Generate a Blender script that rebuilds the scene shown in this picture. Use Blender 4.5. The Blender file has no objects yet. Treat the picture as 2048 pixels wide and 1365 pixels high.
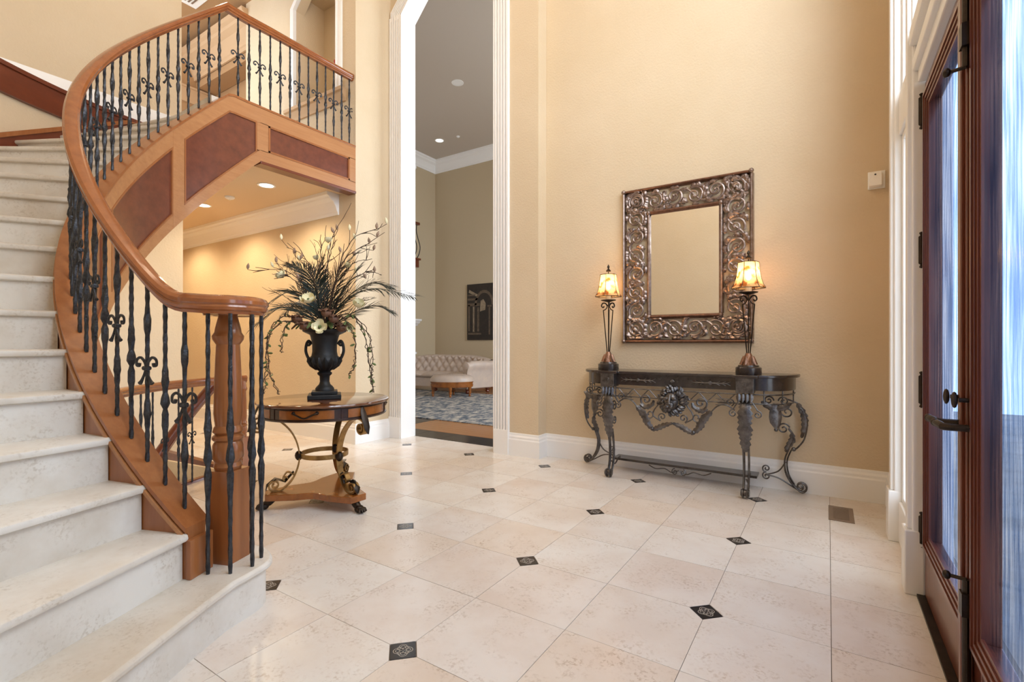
import bpy, bmesh, math, random
from mathutils import Vector, Matrix
random.seed(7)
D = bpy.data
SC = bpy.context.scene
COL = SC.collection
pi = math.pi
def rad(a): return a*pi/180

# ---------------------------------------------------------------- camera
EYE = 1.1722
YAW = 0.576266
cam = D.cameras.new('camera'); co = D.objects.new('camera', cam); COL.objects.link(co)
cam.sensor_width = 36; cam.lens = 17.094; cam.shift_y = 5.57/2048; cam.clip_start = .02; cam.clip_end = 200
co.location = (0, 0, EYE); co.rotation_euler = (pi/2, 0, YAW)
SC.camera = co
# ---------------------------------------------------------------- colour management
vs = SC.view_settings
vs.view_transform = 'Standard'; vs.look = 'None'; vs.gamma = 1; vs.use_curve_mapping = False
vs.exposure = -0.26
# ---------------------------------------------------------------- daylight
SKY = 5.0
w = D.worlds.new('sky'); SC.world = w; w.use_nodes = True
bg = w.node_tree.nodes['Background']; bg.inputs[0].default_value = (.80, .89, 1, 1); bg.inputs[1].default_value = SKY
def area(name, loc, rot, sx, sy, power, col=(1, 1, 1), portal=False):
    l = D.lights.new(name, 'AREA'); l.shape = 'RECTANGLE'; l.size = sx; l.size_y = sy; l.energy = power; l.color = col
    if portal: l.cycles.is_portal = True
    o = D.objects.new(name, l); COL.objects.link(o); o.location = loc; o.rotation_euler = rot
    return o
def point(name, loc, power, col, r=.05, parent=None):
    l = D.lights.new(name, 'POINT'); l.energy = power; l.color = col; l.shadow_soft_size = r
    o = D.objects.new(name, l); COL.objects.link(o); o.location = loc
    if parent: o.parent = parent
    return o
def spot(name, loc, power, col, ang=110, r=.05):
    l = D.lights.new(name, 'SPOT'); l.energy = power; l.color = col; l.shadow_soft_size = r; l.spot_size = rad(ang); l.spot_blend = .6
    o = D.objects.new(name, l); COL.objects.link(o); o.location = loc
    return o
# daylight that comes in at the entry glazing (door wall, x=.5) and at the tall living room windows
DAY = (.93, .97, 1)
area('entry_daylight', (.60, 2.05, 4.2), (0, -pi/2, pi), 2.9, 3.0, 245, DAY)
area('living_daylight', (-.80, 8.0, 2.6), (0, pi/2, 0), 3.6, 3.4, 420, DAY)

# ---------------------------------------------------------------- materials
MATS = {}
def srgb(r, g, b):
    f = lambda c: ((c/255+.055)/1.055)**2.4 if c > 10 else c/255/12.92
    return (f(r), f(g), f(b), 1)
def mat(name, col, rough=.5, metal=0., var=None, bump=None, axis=None, spec=.5, coat=0, sub=0):
    """var=(scale, colour2, contrast); bump=(scale, strength); axis: stretch grain along that axis"""
    m = D.materials.new(name); m.use_nodes = True; nt = m.node_tree; N = nt.nodes; L = nt.links
    b = N['Principled BSDF']; b.inputs['Base Color'].default_value = col
    b.inputs['Roughness'].default_value = rough; b.inputs['Metallic'].default_value = metal
    b.inputs['Specular IOR Level'].default_value = spec
    b.inputs['Coat Weight'].default_value = coat; b.inputs['Coat Roughness'].default_value = .12
    tc = N.new('ShaderNodeTexCoord'); mp = N.new('ShaderNodeMapping'); L.new(tc.outputs['Object'], mp.inputs[0])
    if axis is not None:
        s = [1, 1, 1]; s[axis] = .07; mp.inputs['Scale'].default_value = s
    if var:
        n = N.new('ShaderNodeTexNoise'); n.inputs['Scale'].default_value = var[0]; n.inputs['Detail'].default_value = 7; n.inputs['Roughness'].default_value = .65
        L.new(mp.outputs[0], n.inputs['Vector'])
        r = N.new('ShaderNodeValToRGB'); k = var[2] if len(var) > 2 else .2
        r.color_ramp.elements[0].position = .5-k; r.color_ramp.elements[1].position = .5+k
        r.color_ramp.elements[0].color = var[1]; r.color_ramp.elements[1].color = col
        L.new(n.outputs['Fac'], r.inputs[0]); L.new(r.outputs[0], b.inputs['Base Color'])
    if bump:
        n2 = N.new('ShaderNodeTexNoise'); n2.inputs['Scale'].default_value = bump[0]; n2.inputs['Detail'].default_value = 3
        L.new(mp.outputs[0], n2.inputs['Vector'])
        bp = N.new('ShaderNodeBump'); bp.inputs['Strength'].default_value = bump[1]; bp.inputs['Distance'].default_value = .01
        L.new(n2.outputs['Fac'], bp.inputs['Height']); L.new(bp.outputs[0], b.inputs['Normal'])
    MATS[name] = m
    return m
mat('plaster', srgb(217, 197, 167), .75, var=(1.3, srgb(211, 190, 158)), bump=(55, .35), spec=.3)
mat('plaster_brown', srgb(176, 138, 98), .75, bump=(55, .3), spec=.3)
mat('plaster_living', srgb(196, 178, 148), .75, bump=(55, .25), spec=.3)
mat('white_trim', srgb(243, 240, 236), .38)
mat('ceiling_tan', srgb(222, 196, 162), .8)
mat('ceiling_grey', srgb(196, 184, 170), .8)
mat('ceiling_foyer', srgb(226, 214, 196), .8)
mat('grout', srgb(132, 116, 100), .8)
mat('black_stone', srgb(34, 33, 36), .16, var=(9, srgb(52, 50, 52)))
mat('inlay_line', srgb(188, 180, 168), .4)
mat('honey_wood', srgb(168, 106, 60), .28, var=(26, srgb(140, 82, 42), .3), axis=2, coat=.35)
mat('rail_wood', srgb(158, 92, 46), .2, var=(14, srgb(128, 68, 32), .3), coat=.6)
mat('frame_wood', srgb(188, 136, 90), .33, var=(30, srgb(164, 110, 68), .3), axis=1, coat=.2)
mat('panel_wood', srgb(124, 66, 44), .3, var=(12, srgb(92, 46, 32), .25), axis=0, coat=.3)
mat('cherry_wood', srgb(120, 56, 30), .3, var=(12, srgb(92, 40, 22), .3), axis=1, coat=.3)
mat('door_wood', srgb(124, 66, 46), .3, var=(26, srgb(90, 44, 30), .3), axis=2, coat=.4)
mat('iron', srgb(78, 80, 84), .42, .7, var=(40, srgb(44, 45, 50)), bump=(90, .5))
mat('console_iron', srgb(128, 124, 122), .34, .85, var=(25, srgb(56, 52, 52), .25), bump=(60, .3))
mat('bronze', srgb(70, 60, 52), .4, .9, var=(20, srgb(48, 42, 38)))
mat('gold_iron', srgb(186, 150, 94), .36, .8, var=(16, srgb(118, 90, 54), .22))
mat('crown_tan', srgb(200, 166, 128), .7)
mat('copper_base', srgb(168, 128, 104), .4, .8, var=(50, srgb(104, 74, 58), .25))
mat('silver_frame', srgb(176, 160, 150), .34, .85, var=(22, srgb(104, 78, 64), .25), bump=(60, .25))
mat('copper_frame', srgb(146, 108, 88), .36, .8, var=(30, srgb(92, 66, 54), .25), bump=(70, .2))
mat('dark_top', srgb(66, 56, 52), .24, .2, var=(18, srgb(42, 36, 34)), coat=.4)
mat('mirror', (.86, .83, .78, 1), .015, 1)
mat('burl', srgb(172, 102, 42), .22, var=(9, srgb(108, 58, 22), .25), coat=.5)
mat('table_top', srgb(112, 64, 34), .12, var=(6, srgb(82, 42, 20), .3), coat=.8)
mat('dark_burl', srgb(66, 40, 26), .3, var=(30, srgb(44, 26, 18)), coat=.3)
mat('urn_black', srgb(40, 41, 42), .5, .3, var=(14, srgb(26, 26, 27)), bump=(30, .2))
mat('palm', srgb(26, 44, 36), .5, var=(12, srgb(16, 26, 22)))
mat('leaf', srgb(104, 122, 66), .5, var=(20, srgb(74, 92, 48)))
mat('twig', srgb(86, 66, 52), .7, var=(50, srgb(58, 44, 36)))
mat('petal', srgb(246, 238, 204), .5, var=(12, srgb(232, 220, 172)))
mat('bud', srgb(176, 150, 128), .6, var=(30, srgb(140, 112, 92)))
mat('pod', srgb(120, 84, 62), .6, var=(30, srgb(84, 56, 42)))
mat('red', srgb(178, 30, 30), .5)
mat('candle', srgb(250, 238, 214), .5)
mat('leather', srgb(206, 184, 164), .4, var=(5, srgb(186, 168, 156)))
mat('oak_floor', srgb(196, 140, 92), .25, var=(7, srgb(162, 108, 66), .3), axis=0, coat=.3)
mat('plastic', srgb(244, 242, 238), .35)
mat('vent_metal', srgb(140, 122, 106), .45, .3)
mat('painting_dark', srgb(52, 42, 34), .6, var=(12, srgb(34, 28, 24)))
mat('painting_mid', srgb(112, 94, 76), .6, var=(14, srgb(74, 62, 50)))
mat('painting_light', srgb(172, 154, 128), .6, var=(12, srgb(120, 104, 84)))
mat('paver', srgb(180, 172, 162), .8, var=(4, srgb(150, 142, 132)))
mat('hedge', srgb(78, 100, 70), .9, var=(6, srgb(44, 62, 44)))
def stone(name, base, tone, speck, rough, amt=.35):
    # world-space mottling so that neighbouring pieces differ: broad tone, cloudy veins and fine pits
    m = mat(name, base, rough); nt = m.node_tree; N = nt.nodes; L = nt.links; b = N['Principled BSDF']
    g = N.new('ShaderNodeNewGeometry'); oi = N.new('ShaderNodeObjectInfo')
    va = N.new('ShaderNodeVectorMath'); va.operation = 'ADD'; L.new(g.outputs['Position'], va.inputs[0])
    vm = N.new('ShaderNodeVectorMath'); vm.operation = 'SCALE'; vm.inputs[0].default_value = (7, 3, 5); L.new(oi.outputs['Random'], vm.inputs['Scale']); L.new(vm.outputs[0], va.inputs[1])
    def nz(sc, lo, hi, det=6):
        n = N.new('ShaderNodeTexNoise'); n.inputs['Scale'].default_value = sc; n.inputs['Detail'].default_value = det; n.inputs['Roughness'].default_value = .62
        L.new(va.outputs[0], n.inputs['Vector']); r = N.new('ShaderNodeMapRange'); r.inputs[1].default_value = lo; r.inputs[2].default_value = hi; r.clamp = True
        L.new(n.outputs['Fac'], r.inputs[0]); return r.outputs[0]
    def mixc(f, a, c):
        x = N.new('ShaderNodeMix'); x.data_type = 'RGBA'; L.new(f, x.inputs[0])
        if isinstance(a, tuple): x.inputs[6].default_value = a
        else: L.new(a, x.inputs[6])
        x.inputs[7].default_value = c; return x.outputs[2]
    c1 = mixc(nz(2.0, .40, .66), base, tone)
    f1 = nz(7, .46, .64); f2 = nz(70, .50, .66, 2)
    mm = N.new('ShaderNodeMath'); mm.operation = 'MULTIPLY'; L.new(f1, mm.inputs[0]); L.new(f2, mm.inputs[1])
    m2 = N.new('ShaderNodeMath'); m2.operation = 'MULTIPLY'; L.new(mm.outputs[0], m2.inputs[0]); m2.inputs[1].default_value = amt
    L.new(mixc(m2.outputs[0], c1, speck), b.inputs['Base Color'])
stone('limestone', srgb(230, 222, 214), srgb(220, 205, 192), srgb(176, 154, 134), .24, .5)
stone('limestone_b', srgb(233, 228, 221), srgb(224, 213, 202), srgb(180, 158, 134), .24, .5)
stone('limestone_c', srgb(230, 219, 207), srgb(222, 206, 190), srgb(176, 150, 124), .24, .6)
stone('tread_stone', srgb(226, 221, 212), srgb(205, 194, 178), srgb(160, 140, 112), .42, .38)
def emis(name, col, s):
    m = D.materials.new(name); m.use_nodes = True; b = m.node_tree.nodes['Principled BSDF']
    b.inputs['Base Color'].default_value = col; b.inputs['Emission Color'].default_value = col; b.inputs['Emission Strength'].default_value = s
    MATS[name] = m
emis('lamp_lens', (1, .93, .82, 1), 6); emis('bulb', (1, .78, .5, 1), 25)
# thin glazing: clear and tinted rippled
def glazing(name, tint, tint2=None, refl=.08, scale=(1, 16, 1.2)):
    m = D.materials.new(name); m.use_nodes = True; nt = m.node_tree; N = nt.nodes; L = nt.links
    N.remove(N['Principled BSDF']); out = N['Material Output']
    tr = N.new('ShaderNodeBsdfTransparent'); tr.inputs[0].default_value = tint
    gl = N.new('ShaderNodeBsdfGlossy'); gl.inputs['Roughness'].default_value = .06
    mx = N.new('ShaderNodeMixShader'); mx.inputs[0].default_value = refl
    L.new(tr.outputs[0], mx.inputs[1]); L.new(gl.outputs[0], mx.inputs[2]); L.new(mx.outputs[0], out.inputs[0])
    if tint2:
        tc = N.new('ShaderNodeTexCoord'); mp = N.new('ShaderNodeMapping'); mp.inputs['Scale'].default_value = scale
        n = N.new('ShaderNodeTexNoise'); n.inputs['Scale'].default_value = 2.2; n.inputs['Detail'].default_value = 5; n.inputs['Distortion'].default_value = .6
        r = N.new('ShaderNodeValToRGB'); r.color_ramp.elements[0].position = .38; r.color_ramp.elements[1].position = .66
        r.color_ramp.elements[0].color = tint2; r.color_ramp.elements[1].color = tint
        L.new(tc.outputs['Object'], mp.inputs[0]); L.new(mp.outputs[0], n.inputs['Vector']); L.new(n.outputs['Fac'], r.inputs[0]); L.new(r.outputs[0], tr.inputs[0])
        bp = N.new('ShaderNodeBump'); bp.inputs['Strength'].default_value = .5; bp.inputs['Distance'].default_value = .01
        L.new(n.outputs['Fac'], bp.inputs['Height']); L.new(bp.outputs[0], gl.inputs['Normal'])
    MATS[name] = m
glazing('glass', (.94, .97, 1, 1), refl=.06)
glazing('door_glass', (.76, .80, .88, 1), (.28, .38, .56, 1), refl=.12)
def shade_mat():
    m = D.materials.new('shade'); m.use_nodes = True; nt = m.node_tree; N = nt.nodes; L = nt.links
    N.remove(N['Principled BSDF']); out = N['Material Output']
    tl = N.new('ShaderNodeBsdfTranslucent'); df = N.new('ShaderNodeBsdfDiffuse'); tr = N.new('ShaderNodeBsdfTransparent')
    tc = N.new('ShaderNodeTexCoord'); n = N.new('ShaderNodeTexNoise'); n.inputs['Scale'].default_value = 18; n.inputs['Detail'].default_value = 6
    r = N.new('ShaderNodeValToRGB'); r.color_ramp.elements[0].position = .36; r.color_ramp.elements[1].position = .5
    r.color_ramp.elements[0].color = srgb(150, 84, 40); r.color_ramp.elements[1].color = srgb(246, 216, 168)
    L.new(tc.outputs['Object'], n.inputs['Vector']); L.new(n.outputs['Fac'], r.inputs[0])
    for s in (tl, df): L.new(r.outputs[0], s.inputs[0])
    tr.inputs[0].default_value = (1, .8, .55, 1)
    m1 = N.new('ShaderNodeMixShader'); m1.inputs[0].default_value = .3; L.new(tl.outputs[0], m1.inputs[1]); L.new(df.outputs[0], m1.inputs[2])
    m2 = N.new('ShaderNodeMixShader'); m2.inputs[0].default_value = .18; L.new(m1.outputs[0], m2.inputs[1]); L.new(tr.outputs[0], m2.inputs[2])
    L.new(m2.outputs[0], out.inputs[0]); MATS['shade'] = m
shade_mat()
def rug_mat():
    m = D.materials.new('rug'); m.use_nodes = True; nt = m.node_tree; N = nt.nodes; L = nt.links
    b = N['Principled BSDF']; b.inputs['Roughness'].default_value = .95
    tc = N.new('ShaderNodeTexCoord'); n = N.new('ShaderNodeTexNoise'); n.inputs['Scale'].default_value = 9; n.inputs['Detail'].default_value = 9; n.inputs['Roughness'].default_value = .75
    mp = N.new('ShaderNodeMapping'); mp.inputs['Scale'].default_value = (1, .55, 1); L.new(tc.outputs['Object'], mp.inputs[0]); L.new(mp.outputs[0], n.inputs['Vector'])
    r = N.new('ShaderNodeValToRGB'); e = r.color_ramp.elements; e[0].position = .36; e[1].position = .64
    e[0].color = srgb(52, 60, 72); e[1].color = srgb(206, 200, 190)
    x = e.new(.47); x.color = srgb(108, 116, 126); x = e.new(.54); x.color = srgb(176, 166, 154)
    L.new(n.outputs['Fac'], r.inputs[0]); L.new(r.outputs[0], b.inputs['Base Color']); MATS['rug'] = m
rug_mat()

# ---------------------------------------------------------------- mesh tools
class MB:
    def __init__(s): s.v = []; s.f = []
    def add(s, vs, fs):
        o = len(s.v); s.v += [tuple(p) for p in vs]; s.f += [tuple(i+o for i in f) for f in fs]; return s
    def box(s, x0, x1, y0, y1, z0, z1):
        return s.add([(x, y, z) for z in (z0, z1) for y in (y0, y1) for x in (x0, x1)],
                     [(0, 2, 3, 1), (4, 5, 7, 6), (0, 1, 5, 4), (2, 6, 7, 3), (0, 4, 6, 2), (1, 3, 7, 5)])
    def prism(s, poly, z0, z1):
        n = len(poly); a = sum(poly[i][0]*poly[(i+1) % n][1]-poly[(i+1) % n][0]*poly[i][1] for i in range(n))
        if a < 0: poly = poly[::-1]
        vs = [(x, y, z0) for x, y in poly]+[(x, y, z1) for x, y in poly]
        return s.add(vs, [tuple(range(n-1, -1, -1)), tuple(range(n, 2*n))]+[(i, (i+1) % n, n+(i+1) % n, n+i) for i in range(n)])
    def slab(s, poly, axis, c0, c1):
        """polygon in the plane normal to axis 'x' (y,z) or 'y' (x,z), extruded c0..c1"""
        m = MB().prism(poly, c0, c1)
        vs = [((z, x, y) if axis == 'x' else (x, -z, y)) for x, y, z in m.v]
        if axis == 'y':
            vs = [(x, -yy, z) for x, yy, z in vs]; return s.add(vs, [f[::-1] for f in m.f])
        return s.add(vs, m.f)
    def loft(s, secs, closed=False, caps=True):
        """list of equal-length rings (each a closed loop of points)"""
        n = len(secs[0]); m = len(secs); vs = [p for r in secs for p in r]; fs = []
        for i in range(m if closed else m-1):
            for j in range(n):
                a, b = i*n+j, i*n+(j+1) % n; c, d = ((i+1) % m)*n+(j+1) % n, ((i+1) % m)*n+j
                fs.append((a, b, c, d))
        if caps and not closed: fs += [tuple(range(n-1, -1, -1)), tuple(range((m-1)*n, m*n))]
        return s.add(vs, fs)
    def tube(s, pts, r, n=7, caps=True, closed=False, flat=1.0):
        pts = [Vector(p) for p in pts]; m = len(pts)
        rs = r if isinstance(r, (list, tuple)) else [r]*m
        secs = []; up = None
        for i, p in enumerate(pts):
            t = (pts[(i+1) % m] if (closed or i < m-1) else p)-(pts[i-1] if (closed or i > 0) else p)
            if t.length < 1e-9: t = Vector((0, 0, 1))
            t.normalize()
            if up is None:
                up = Vector((0, 0, 1)) if abs(t.z) < .9 else Vector((1, 0, 0))
            a = t.cross(up)
            if a.length < 1e-6: a = t.orthogonal()
            a.normalize(); b = a.cross(t).normalized(); up = b
            secs.append([p+(a*math.cos(2*pi*k/n)*flat+b*math.sin(2*pi*k/n))*rs[i] for k in range(n)])
        return s.loft(secs, closed, caps)
    def sweep(s, pts, prof, closed=False, caps=True):
        """plumb moulding: profile (side, up); side = horizontal right of travel"""
        pts = [Vector(p) for p in pts]; m = len(pts); secs = []
        for i, p in enumerate(pts):
            t0 = p-pts[i-1] if (closed or i > 0) else None
            t1 = pts[(i+1) % m]-p if (closed or i < m-1) else None
            ds = []
            for t in (t0, t1):
                if t is not None:
                    q = Vector((t.x, t.y, 0))
                    if q.length > 1e-7: ds.append(q.normalized())
            d = sum(ds, Vector((0, 0, 0)))
            d = d.normalized() if d.length > 1e-6 else ds[0]
            k = 1/max(.4, d.dot(ds[0]))
            sd = Vector((d.y, -d.x, 0))*k
            secs.append([p+sd*a+Vector((0, 0, b)) for a, b in prof])
        return s.loft(secs, closed, caps)
    def lathe(s, prof, n=20, c=(0, 0, 0), caps=True):
        vs = []; fs = []; m = len(prof)
        for r, z in prof:
            for k in range(n): vs.append((c[0]+r*math.cos(2*pi*k/n), c[1]+r*math.sin(2*pi*k/n), c[2]+z))
        for i in range(m-1):
            for k in range(n): fs.append((i*n+k, i*n+(k+1) % n, (i+1)*n+(k+1) % n, (i+1)*n+k))
        if caps: fs += [tuple(range(n-1, -1, -1)), tuple(range((m-1)*n, m*n))]
        return s.add(vs, fs)
    def ball(s, c, r, n=8, sc=(1, 1, 1)):
        pr = [(max(1e-4, math.sin(pi*i/6))*r, -math.cos(pi*i/6)*r) for i in range(7)]
        m = MB().lathe(pr, n)
        return s.add([(c[0]+x*sc[0], c[1]+y*sc[1], c[2]+z*sc[2]) for x, y, z in m.v], m.f)
    def grid(s, rows):
        n = len(rows[0]); m = len(rows)
        return s.add([p for r in rows for p in r], [(i*n+j, i*n+j+1, (i+1)*n+j+1, (i+1)*n+j) for i in range(m-1) for j in range(n-1)])
    def xf(s, M):
        s.v = [tuple(M @ Vector(p)) for p in s.v]; return s
    def merge(s, o): return s.add(o.v, o.f)
    def mesh(s, name, m, smooth=35):
        me = D.meshes.new(name); me.from_pydata(s.v, [], s.f); me.materials.append(MATS[m])
        if smooth:
            me.polygons.foreach_set('use_smooth', [True]*len(me.polygons)); me.set_sharp_from_angle(angle=rad(smooth))
        me.update(); return me
    def build(s, name, m, parent=None, smooth=35, bevel=0):
        o = D.objects.new(name, s.mesh(name, m, smooth)); COL.objects.link(o)
        if parent: o.parent = parent
        if bevel:
            b = o.modifiers.new('bevel', 'BEVEL'); b.width = bevel; b.segments = 2; b.limit_method = 'ANGLE'
        return o
def inst(name, me, parent=None, loc=(0, 0, 0), rz=0, scale=None):
    o = D.objects.new(name, me); COL.objects.link(o); o.location = loc; o.rotation_euler = (0, 0, rz)
    if scale: o.scale = scale
    if parent: o.parent = parent
    return o
def tag(o, label, cat, group=None, kind=None):
    o['label'] = label; o['category'] = cat
    if group: o['group'] = group
    if kind: o['kind'] = kind
    return o
def thing(name, label, cat, loc=(0, 0, 0), rz=0, group=None):
    o = D.objects.new(name, None); COL.objects.link(o); o.location = loc; o.rotation_euler = (0, 0, rz); o.empty_display_size = .1
    return tag(o, label, cat, group)
def struct(o, label=None):
    o['kind'] = 'structure'
    if label: o['label'] = label
    return o
def copy_tree(o, parent=None):
    c = o.copy(); COL.objects.link(c); c.parent = parent
    for ch in o.children: copy_tree(ch, c)
    return c
def scroll(c, r, turns, a0, d, n=26, r1=.18):
    """2-D spiral from the outside inwards"""
    return [(c[0]+r*(1-(1-r1)*t)*math.cos(a0+d*2*pi*turns*t), c[1]+r*(1-(1-r1)*t)*math.sin(a0+d*2*pi*turns*t)) for t in [i/n for i in range(n+1)]]
def bez(p, n=10):
    """Catmull-Rom through points (tuples of any dimension)"""
    q = [p[0]]+list(p)+[p[-1]]; out = []
    for i in range(1, len(q)-2):
        for k in range(n):
            t = k/n
            out.append(tuple(.5*(2*b+(c-a)*t+(2*a-5*b+4*c-d)*t*t+(3*b-a-3*c+d)*t**3) for a, b, c, d in zip(q[i-1], q[i], q[i+1], q[i+2])))
    return out+[tuple(p[-1])]
def leafstrip(mb, pts, w, nrm, n_teeth=7, fold=.25, thick=.004):
    """serrated acanthus-like leaf along pts; nrm = leaf normal"""
    pts = [Vector(p) for p in pts]; m = len(pts); A = []; B = []; Cc = []
    nr = Vector(nrm).normalized()
    for i, p in enumerate(pts):
        t = (pts[min(m-1, i+1)]-pts[max(0, i-1)]).normalized(); sd = t.cross(nr).normalized(); u = i/(m-1)
        ww = w*(math.sin(pi*min(.97, .12+.85*u)))**.6*(1+.5*((u*n_teeth) % 1-.5))
        A.append(p-sd*ww+nr*ww*fold*-1); B.append(p+nr*.006); Cc.append(p+sd*ww-nr*ww*fold)
    mb.grid([A, B, Cc]); mb.grid([[p-nr*thick for p in A], [p-nr*thick for p in B], [p-nr*thick for p in Cc]])
# ================================================================ THE ROOM
CX, CY = -2.988, 2.546          # centre of the curved stair
RI, RT, RO = 1.642, 1.759, 3.04 # well side of stringer, tread side of stringer, outer wall
RIS = .191; DA = rad(6.706); A2 = rad(294.5)
def ang_n(n): return A2-DA*(n-2)
def n_ang(a): return 2+(A2-a)/DA
def pol(r, a, z=None):
    p = (CX+r*math.cos(a), CY+r*math.sin(a)); return p if z is None else (p[0], p[1], z)
A_L = ang_n(18)                  # landing, about 187 degrees
ZL = 18*RIS                      # upper floor 3.438
YW, YP, XD, XH, YH = 4.474, 4.31, .375, -4.63, 3.77
ZC = 6.6
# ---- floor slab with the stairwell left open
s = .4572; GX, GY = -1.3607, 1.3301
fl = MB().box(-10.5, .5, 2.36, 4.52, -.16, -.005).box(-1.9, .5, -.7, 2.36, -.16, -.005).box(-2.35, -1.9, -.7, 1.2, -.16, -.005)
fl.prism([(CX, 2.36)]+[pol(1.65, rad(a)) for a in range(187, 304, 4)]+[(-1.9, 2.36)], -.16, -.005)
floor = struct(fl.build('floor', 'grout', smooth=0), 'pale limestone tile floor with small black inlays')
def clip(poly, a, b, c):         # keep a*x+b*y<=c
    out = []
    for i in range(len(poly)):
        p, q = poly[i], poly[(i+1) % len(poly)]; dp, dq = a*p[0]+b*p[1]-c, a*q[0]+b*q[1]-c
        if dp <= 0: out.append(p)
        if dp*dq < 0: t = dp/(dp-dq); out.append((p[0]+(q[0]-p[0])*t, p[1]+(q[1]-p[1])*t))
    return out
dd, gp = .069, .0012
def tile_poly(i, j):
    x0, x1, y0, y1 = GX+i*s+gp, GX+(i+1)*s-gp, GY+j*s+gp, GY+(j+1)*s-gp
    k = dd-gp+.0025
    ex, ey = (i % 2 == 0), (j % 2 == 0)   # insert at the low side when even
    c = [(x0, y0), (x1, y0), (x1, y1), (x0, y1)]; out = []
    for (x, y) in c:
        hx = (x == x0) == ex; hy = (y == y0) == ey
        if hx and hy:
            sx = 1 if x == x0 else -1; sy = 1 if y == y0 else -1
            a_, b_ = (x+sx*k, y), (x, y+sy*k)
            out += [b_, a_] if (x == x0) == (y == y0) else [a_, b_]
        else: out.append((x, y))
    return out
tmesh = {}
TM = ['limestone', 'limestone_b', 'limestone_c', 'limestone', 'limestone_b']
for i in range(-19, 4):
    for j in range(-4, 7):
        xc, yc = GX+(i+.5)*s, GY+(j+.5)*s
        p0 = p = tile_poly(i, j)
        p = clip(p, 1, 0, XD-.005); p = clip(p, 0, -1, .44) if p else p
        if p and xc < -4.6:
            p = clip(p, 0, 1, YH); p = clip(p, 0, -1, -2.37) if p else p
            if p and yc > YH: p = clip(p, 0, 1, YH)
        elif p:
            p = clip(p, 0, 1, 4.515)
            dx, dy = xc-CX, yc-CY; r = math.hypot(dx, dy); a = math.degrees(math.atan2(dy, dx)) % 360
            if 186 < a < 288 and yc < 2.4:
                p = clip(p, dx/r, dy/r, CX*dx/r+CY*dy/r+1.645)
        if not p or len(p) < 3: continue
        ar = abs(sum(p[k][0]*p[(k+1) % len(p)][1]-p[(k+1) % len(p)][0]*p[k][1] for k in range(len(p))))/2
        if ar < .002: continue
        whole = p == p0; m = TM[(i*7+j*13+i*j) % 5]
        if whole:
            key = (i % 2, j % 2, m)
            if key not in tmesh:
                q = [(x-xc, y-yc) for x, y in p]; tmesh[key] = MB().prism(q, -.014, 0).mesh('tile', m, 0)
            inst('tile', tmesh[key], floor, (xc, yc, random.uniform(-.0004, .0003)))
        else:
            o = MB().prism([(x-xc, y-yc) for x, y in p], -.014, 0).build('tile', m, floor, 0); o.location = (xc, yc, 0)
o = MB().box(XH, -4.563, YH, 4.515, -.014, 0).build('tile', 'limestone', floor, 0)
k = dd-.002
im = MB().prism([(k, 0), (0, k), (-k, 0), (0, -k)], -.013, .0004).mesh('inlay', 'black_stone', 0)
def ring2(mb, pts, wd, z0, z1, closed=True):
    n = len(pts); P = [Vector((x, y, 0)) for x, y in pts]; A = []; B = []
    for i in range(n):
        t = (P[(i+1) % n]-P[i-1]) if closed else (P[min(i+1, n-1)]-P[max(i-1, 0)])
        t.normalize(); sd = Vector((t.y, -t.x, 0))*wd; A.append(P[i]+sd); B.append(P[i]-sd)
    m = n if closed else n-1
    vs = [(p.x, p.y, z1) for p in A]+[(p.x, p.y, z1) for p in B]
    mb.add(vs, [(i, (i+1) % n, n+(i+1) % n, n+i) for i in range(m)])
mo = MB()
for q in range(4):               # quatrefoil line motif, turned with the diamond
    a0 = q*pi/2+pi/4; cx_, cy_ = .021*math.cos(a0), .021*math.sin(a0)
    ring2(mo, [(cx_+.0155*math.cos(a0+t), cy_+.0155*math.sin(a0+t)) for t in [(-1.9+3.8*i/12) for i in range(13)]], .0012, 0, .0009, False)
    ring2(mo, [(cx_*.95+.0085*math.cos(a0+t), cy_*.95+.0085*math.sin(a0+t)) for t in [2*pi*i/12 for i in range(12)]], .001, 0, .0009)
    a1 = q*pi/2; ring2(mo, [(.022*math.cos(a1)+.007*math.cos(t), .022*math.sin(a1)+.007*math.sin(t)) for t in [2*pi*i/8 for i in range(8)]], .001, 0, .0009)
    ring2(mo, [(.004*math.cos(a0), .004*math.sin(a0)), (.016*math.cos(a0), .016*math.sin(a0))], .0012, 0, .0009, False)
mom = mo.mesh('motif', 'inlay_line', 0)
for i in range(-4, 2):
    for j in range(-2, 4):
        x, y = GX+2*s*i, GY+2*s*j
        r = math.hypot(x-CX, y-CY); a = math.degrees(math.atan2(y-CY, x-CX)) % 360
        if x > .25 or y > 4.4 or y < -.4: continue
        if 186 < a < 301 and r > 1.6 and y < 2.4: continue
        if x < -4.6 and (y > 3.7 or y < 2.45): continue
        if -4.7 < x < -4.5 and y > 3.7: continue
        o = inst('inlay', im, floor, (x, y, 0)); inst('motif', mom, o)
# ---- walls
wb = struct(MB().box(-2.48, .62, YW, YW+.16, 0, ZC).build('wall_back', 'plaster', smooth=0), 'tan plaster wall behind the console table')
wa = MB().box(-3.01, -2.48, YP, YW+.16, 0, ZC).box(XH, -4.43, YP, YP+.19, 0, ZC)
wa.slab([(-4.43, 5.25), (-3.98, 5.70), (-3.46, 5.70), (-3.01, 5.25), (-3.01, ZC), (-4.43, ZC)], 'y', YP, YP+.19)
wa = struct(wa.build('wall_arch', 'plaster', smooth=0), 'tan wall pierced by the tall living room opening')
wp = struct(MB().box(-4.80, XH, YH, YP+.19, 0, ZC).build('wall_return', 'plaster', smooth=0), 'narrow tan wall return beside the living room opening')
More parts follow.
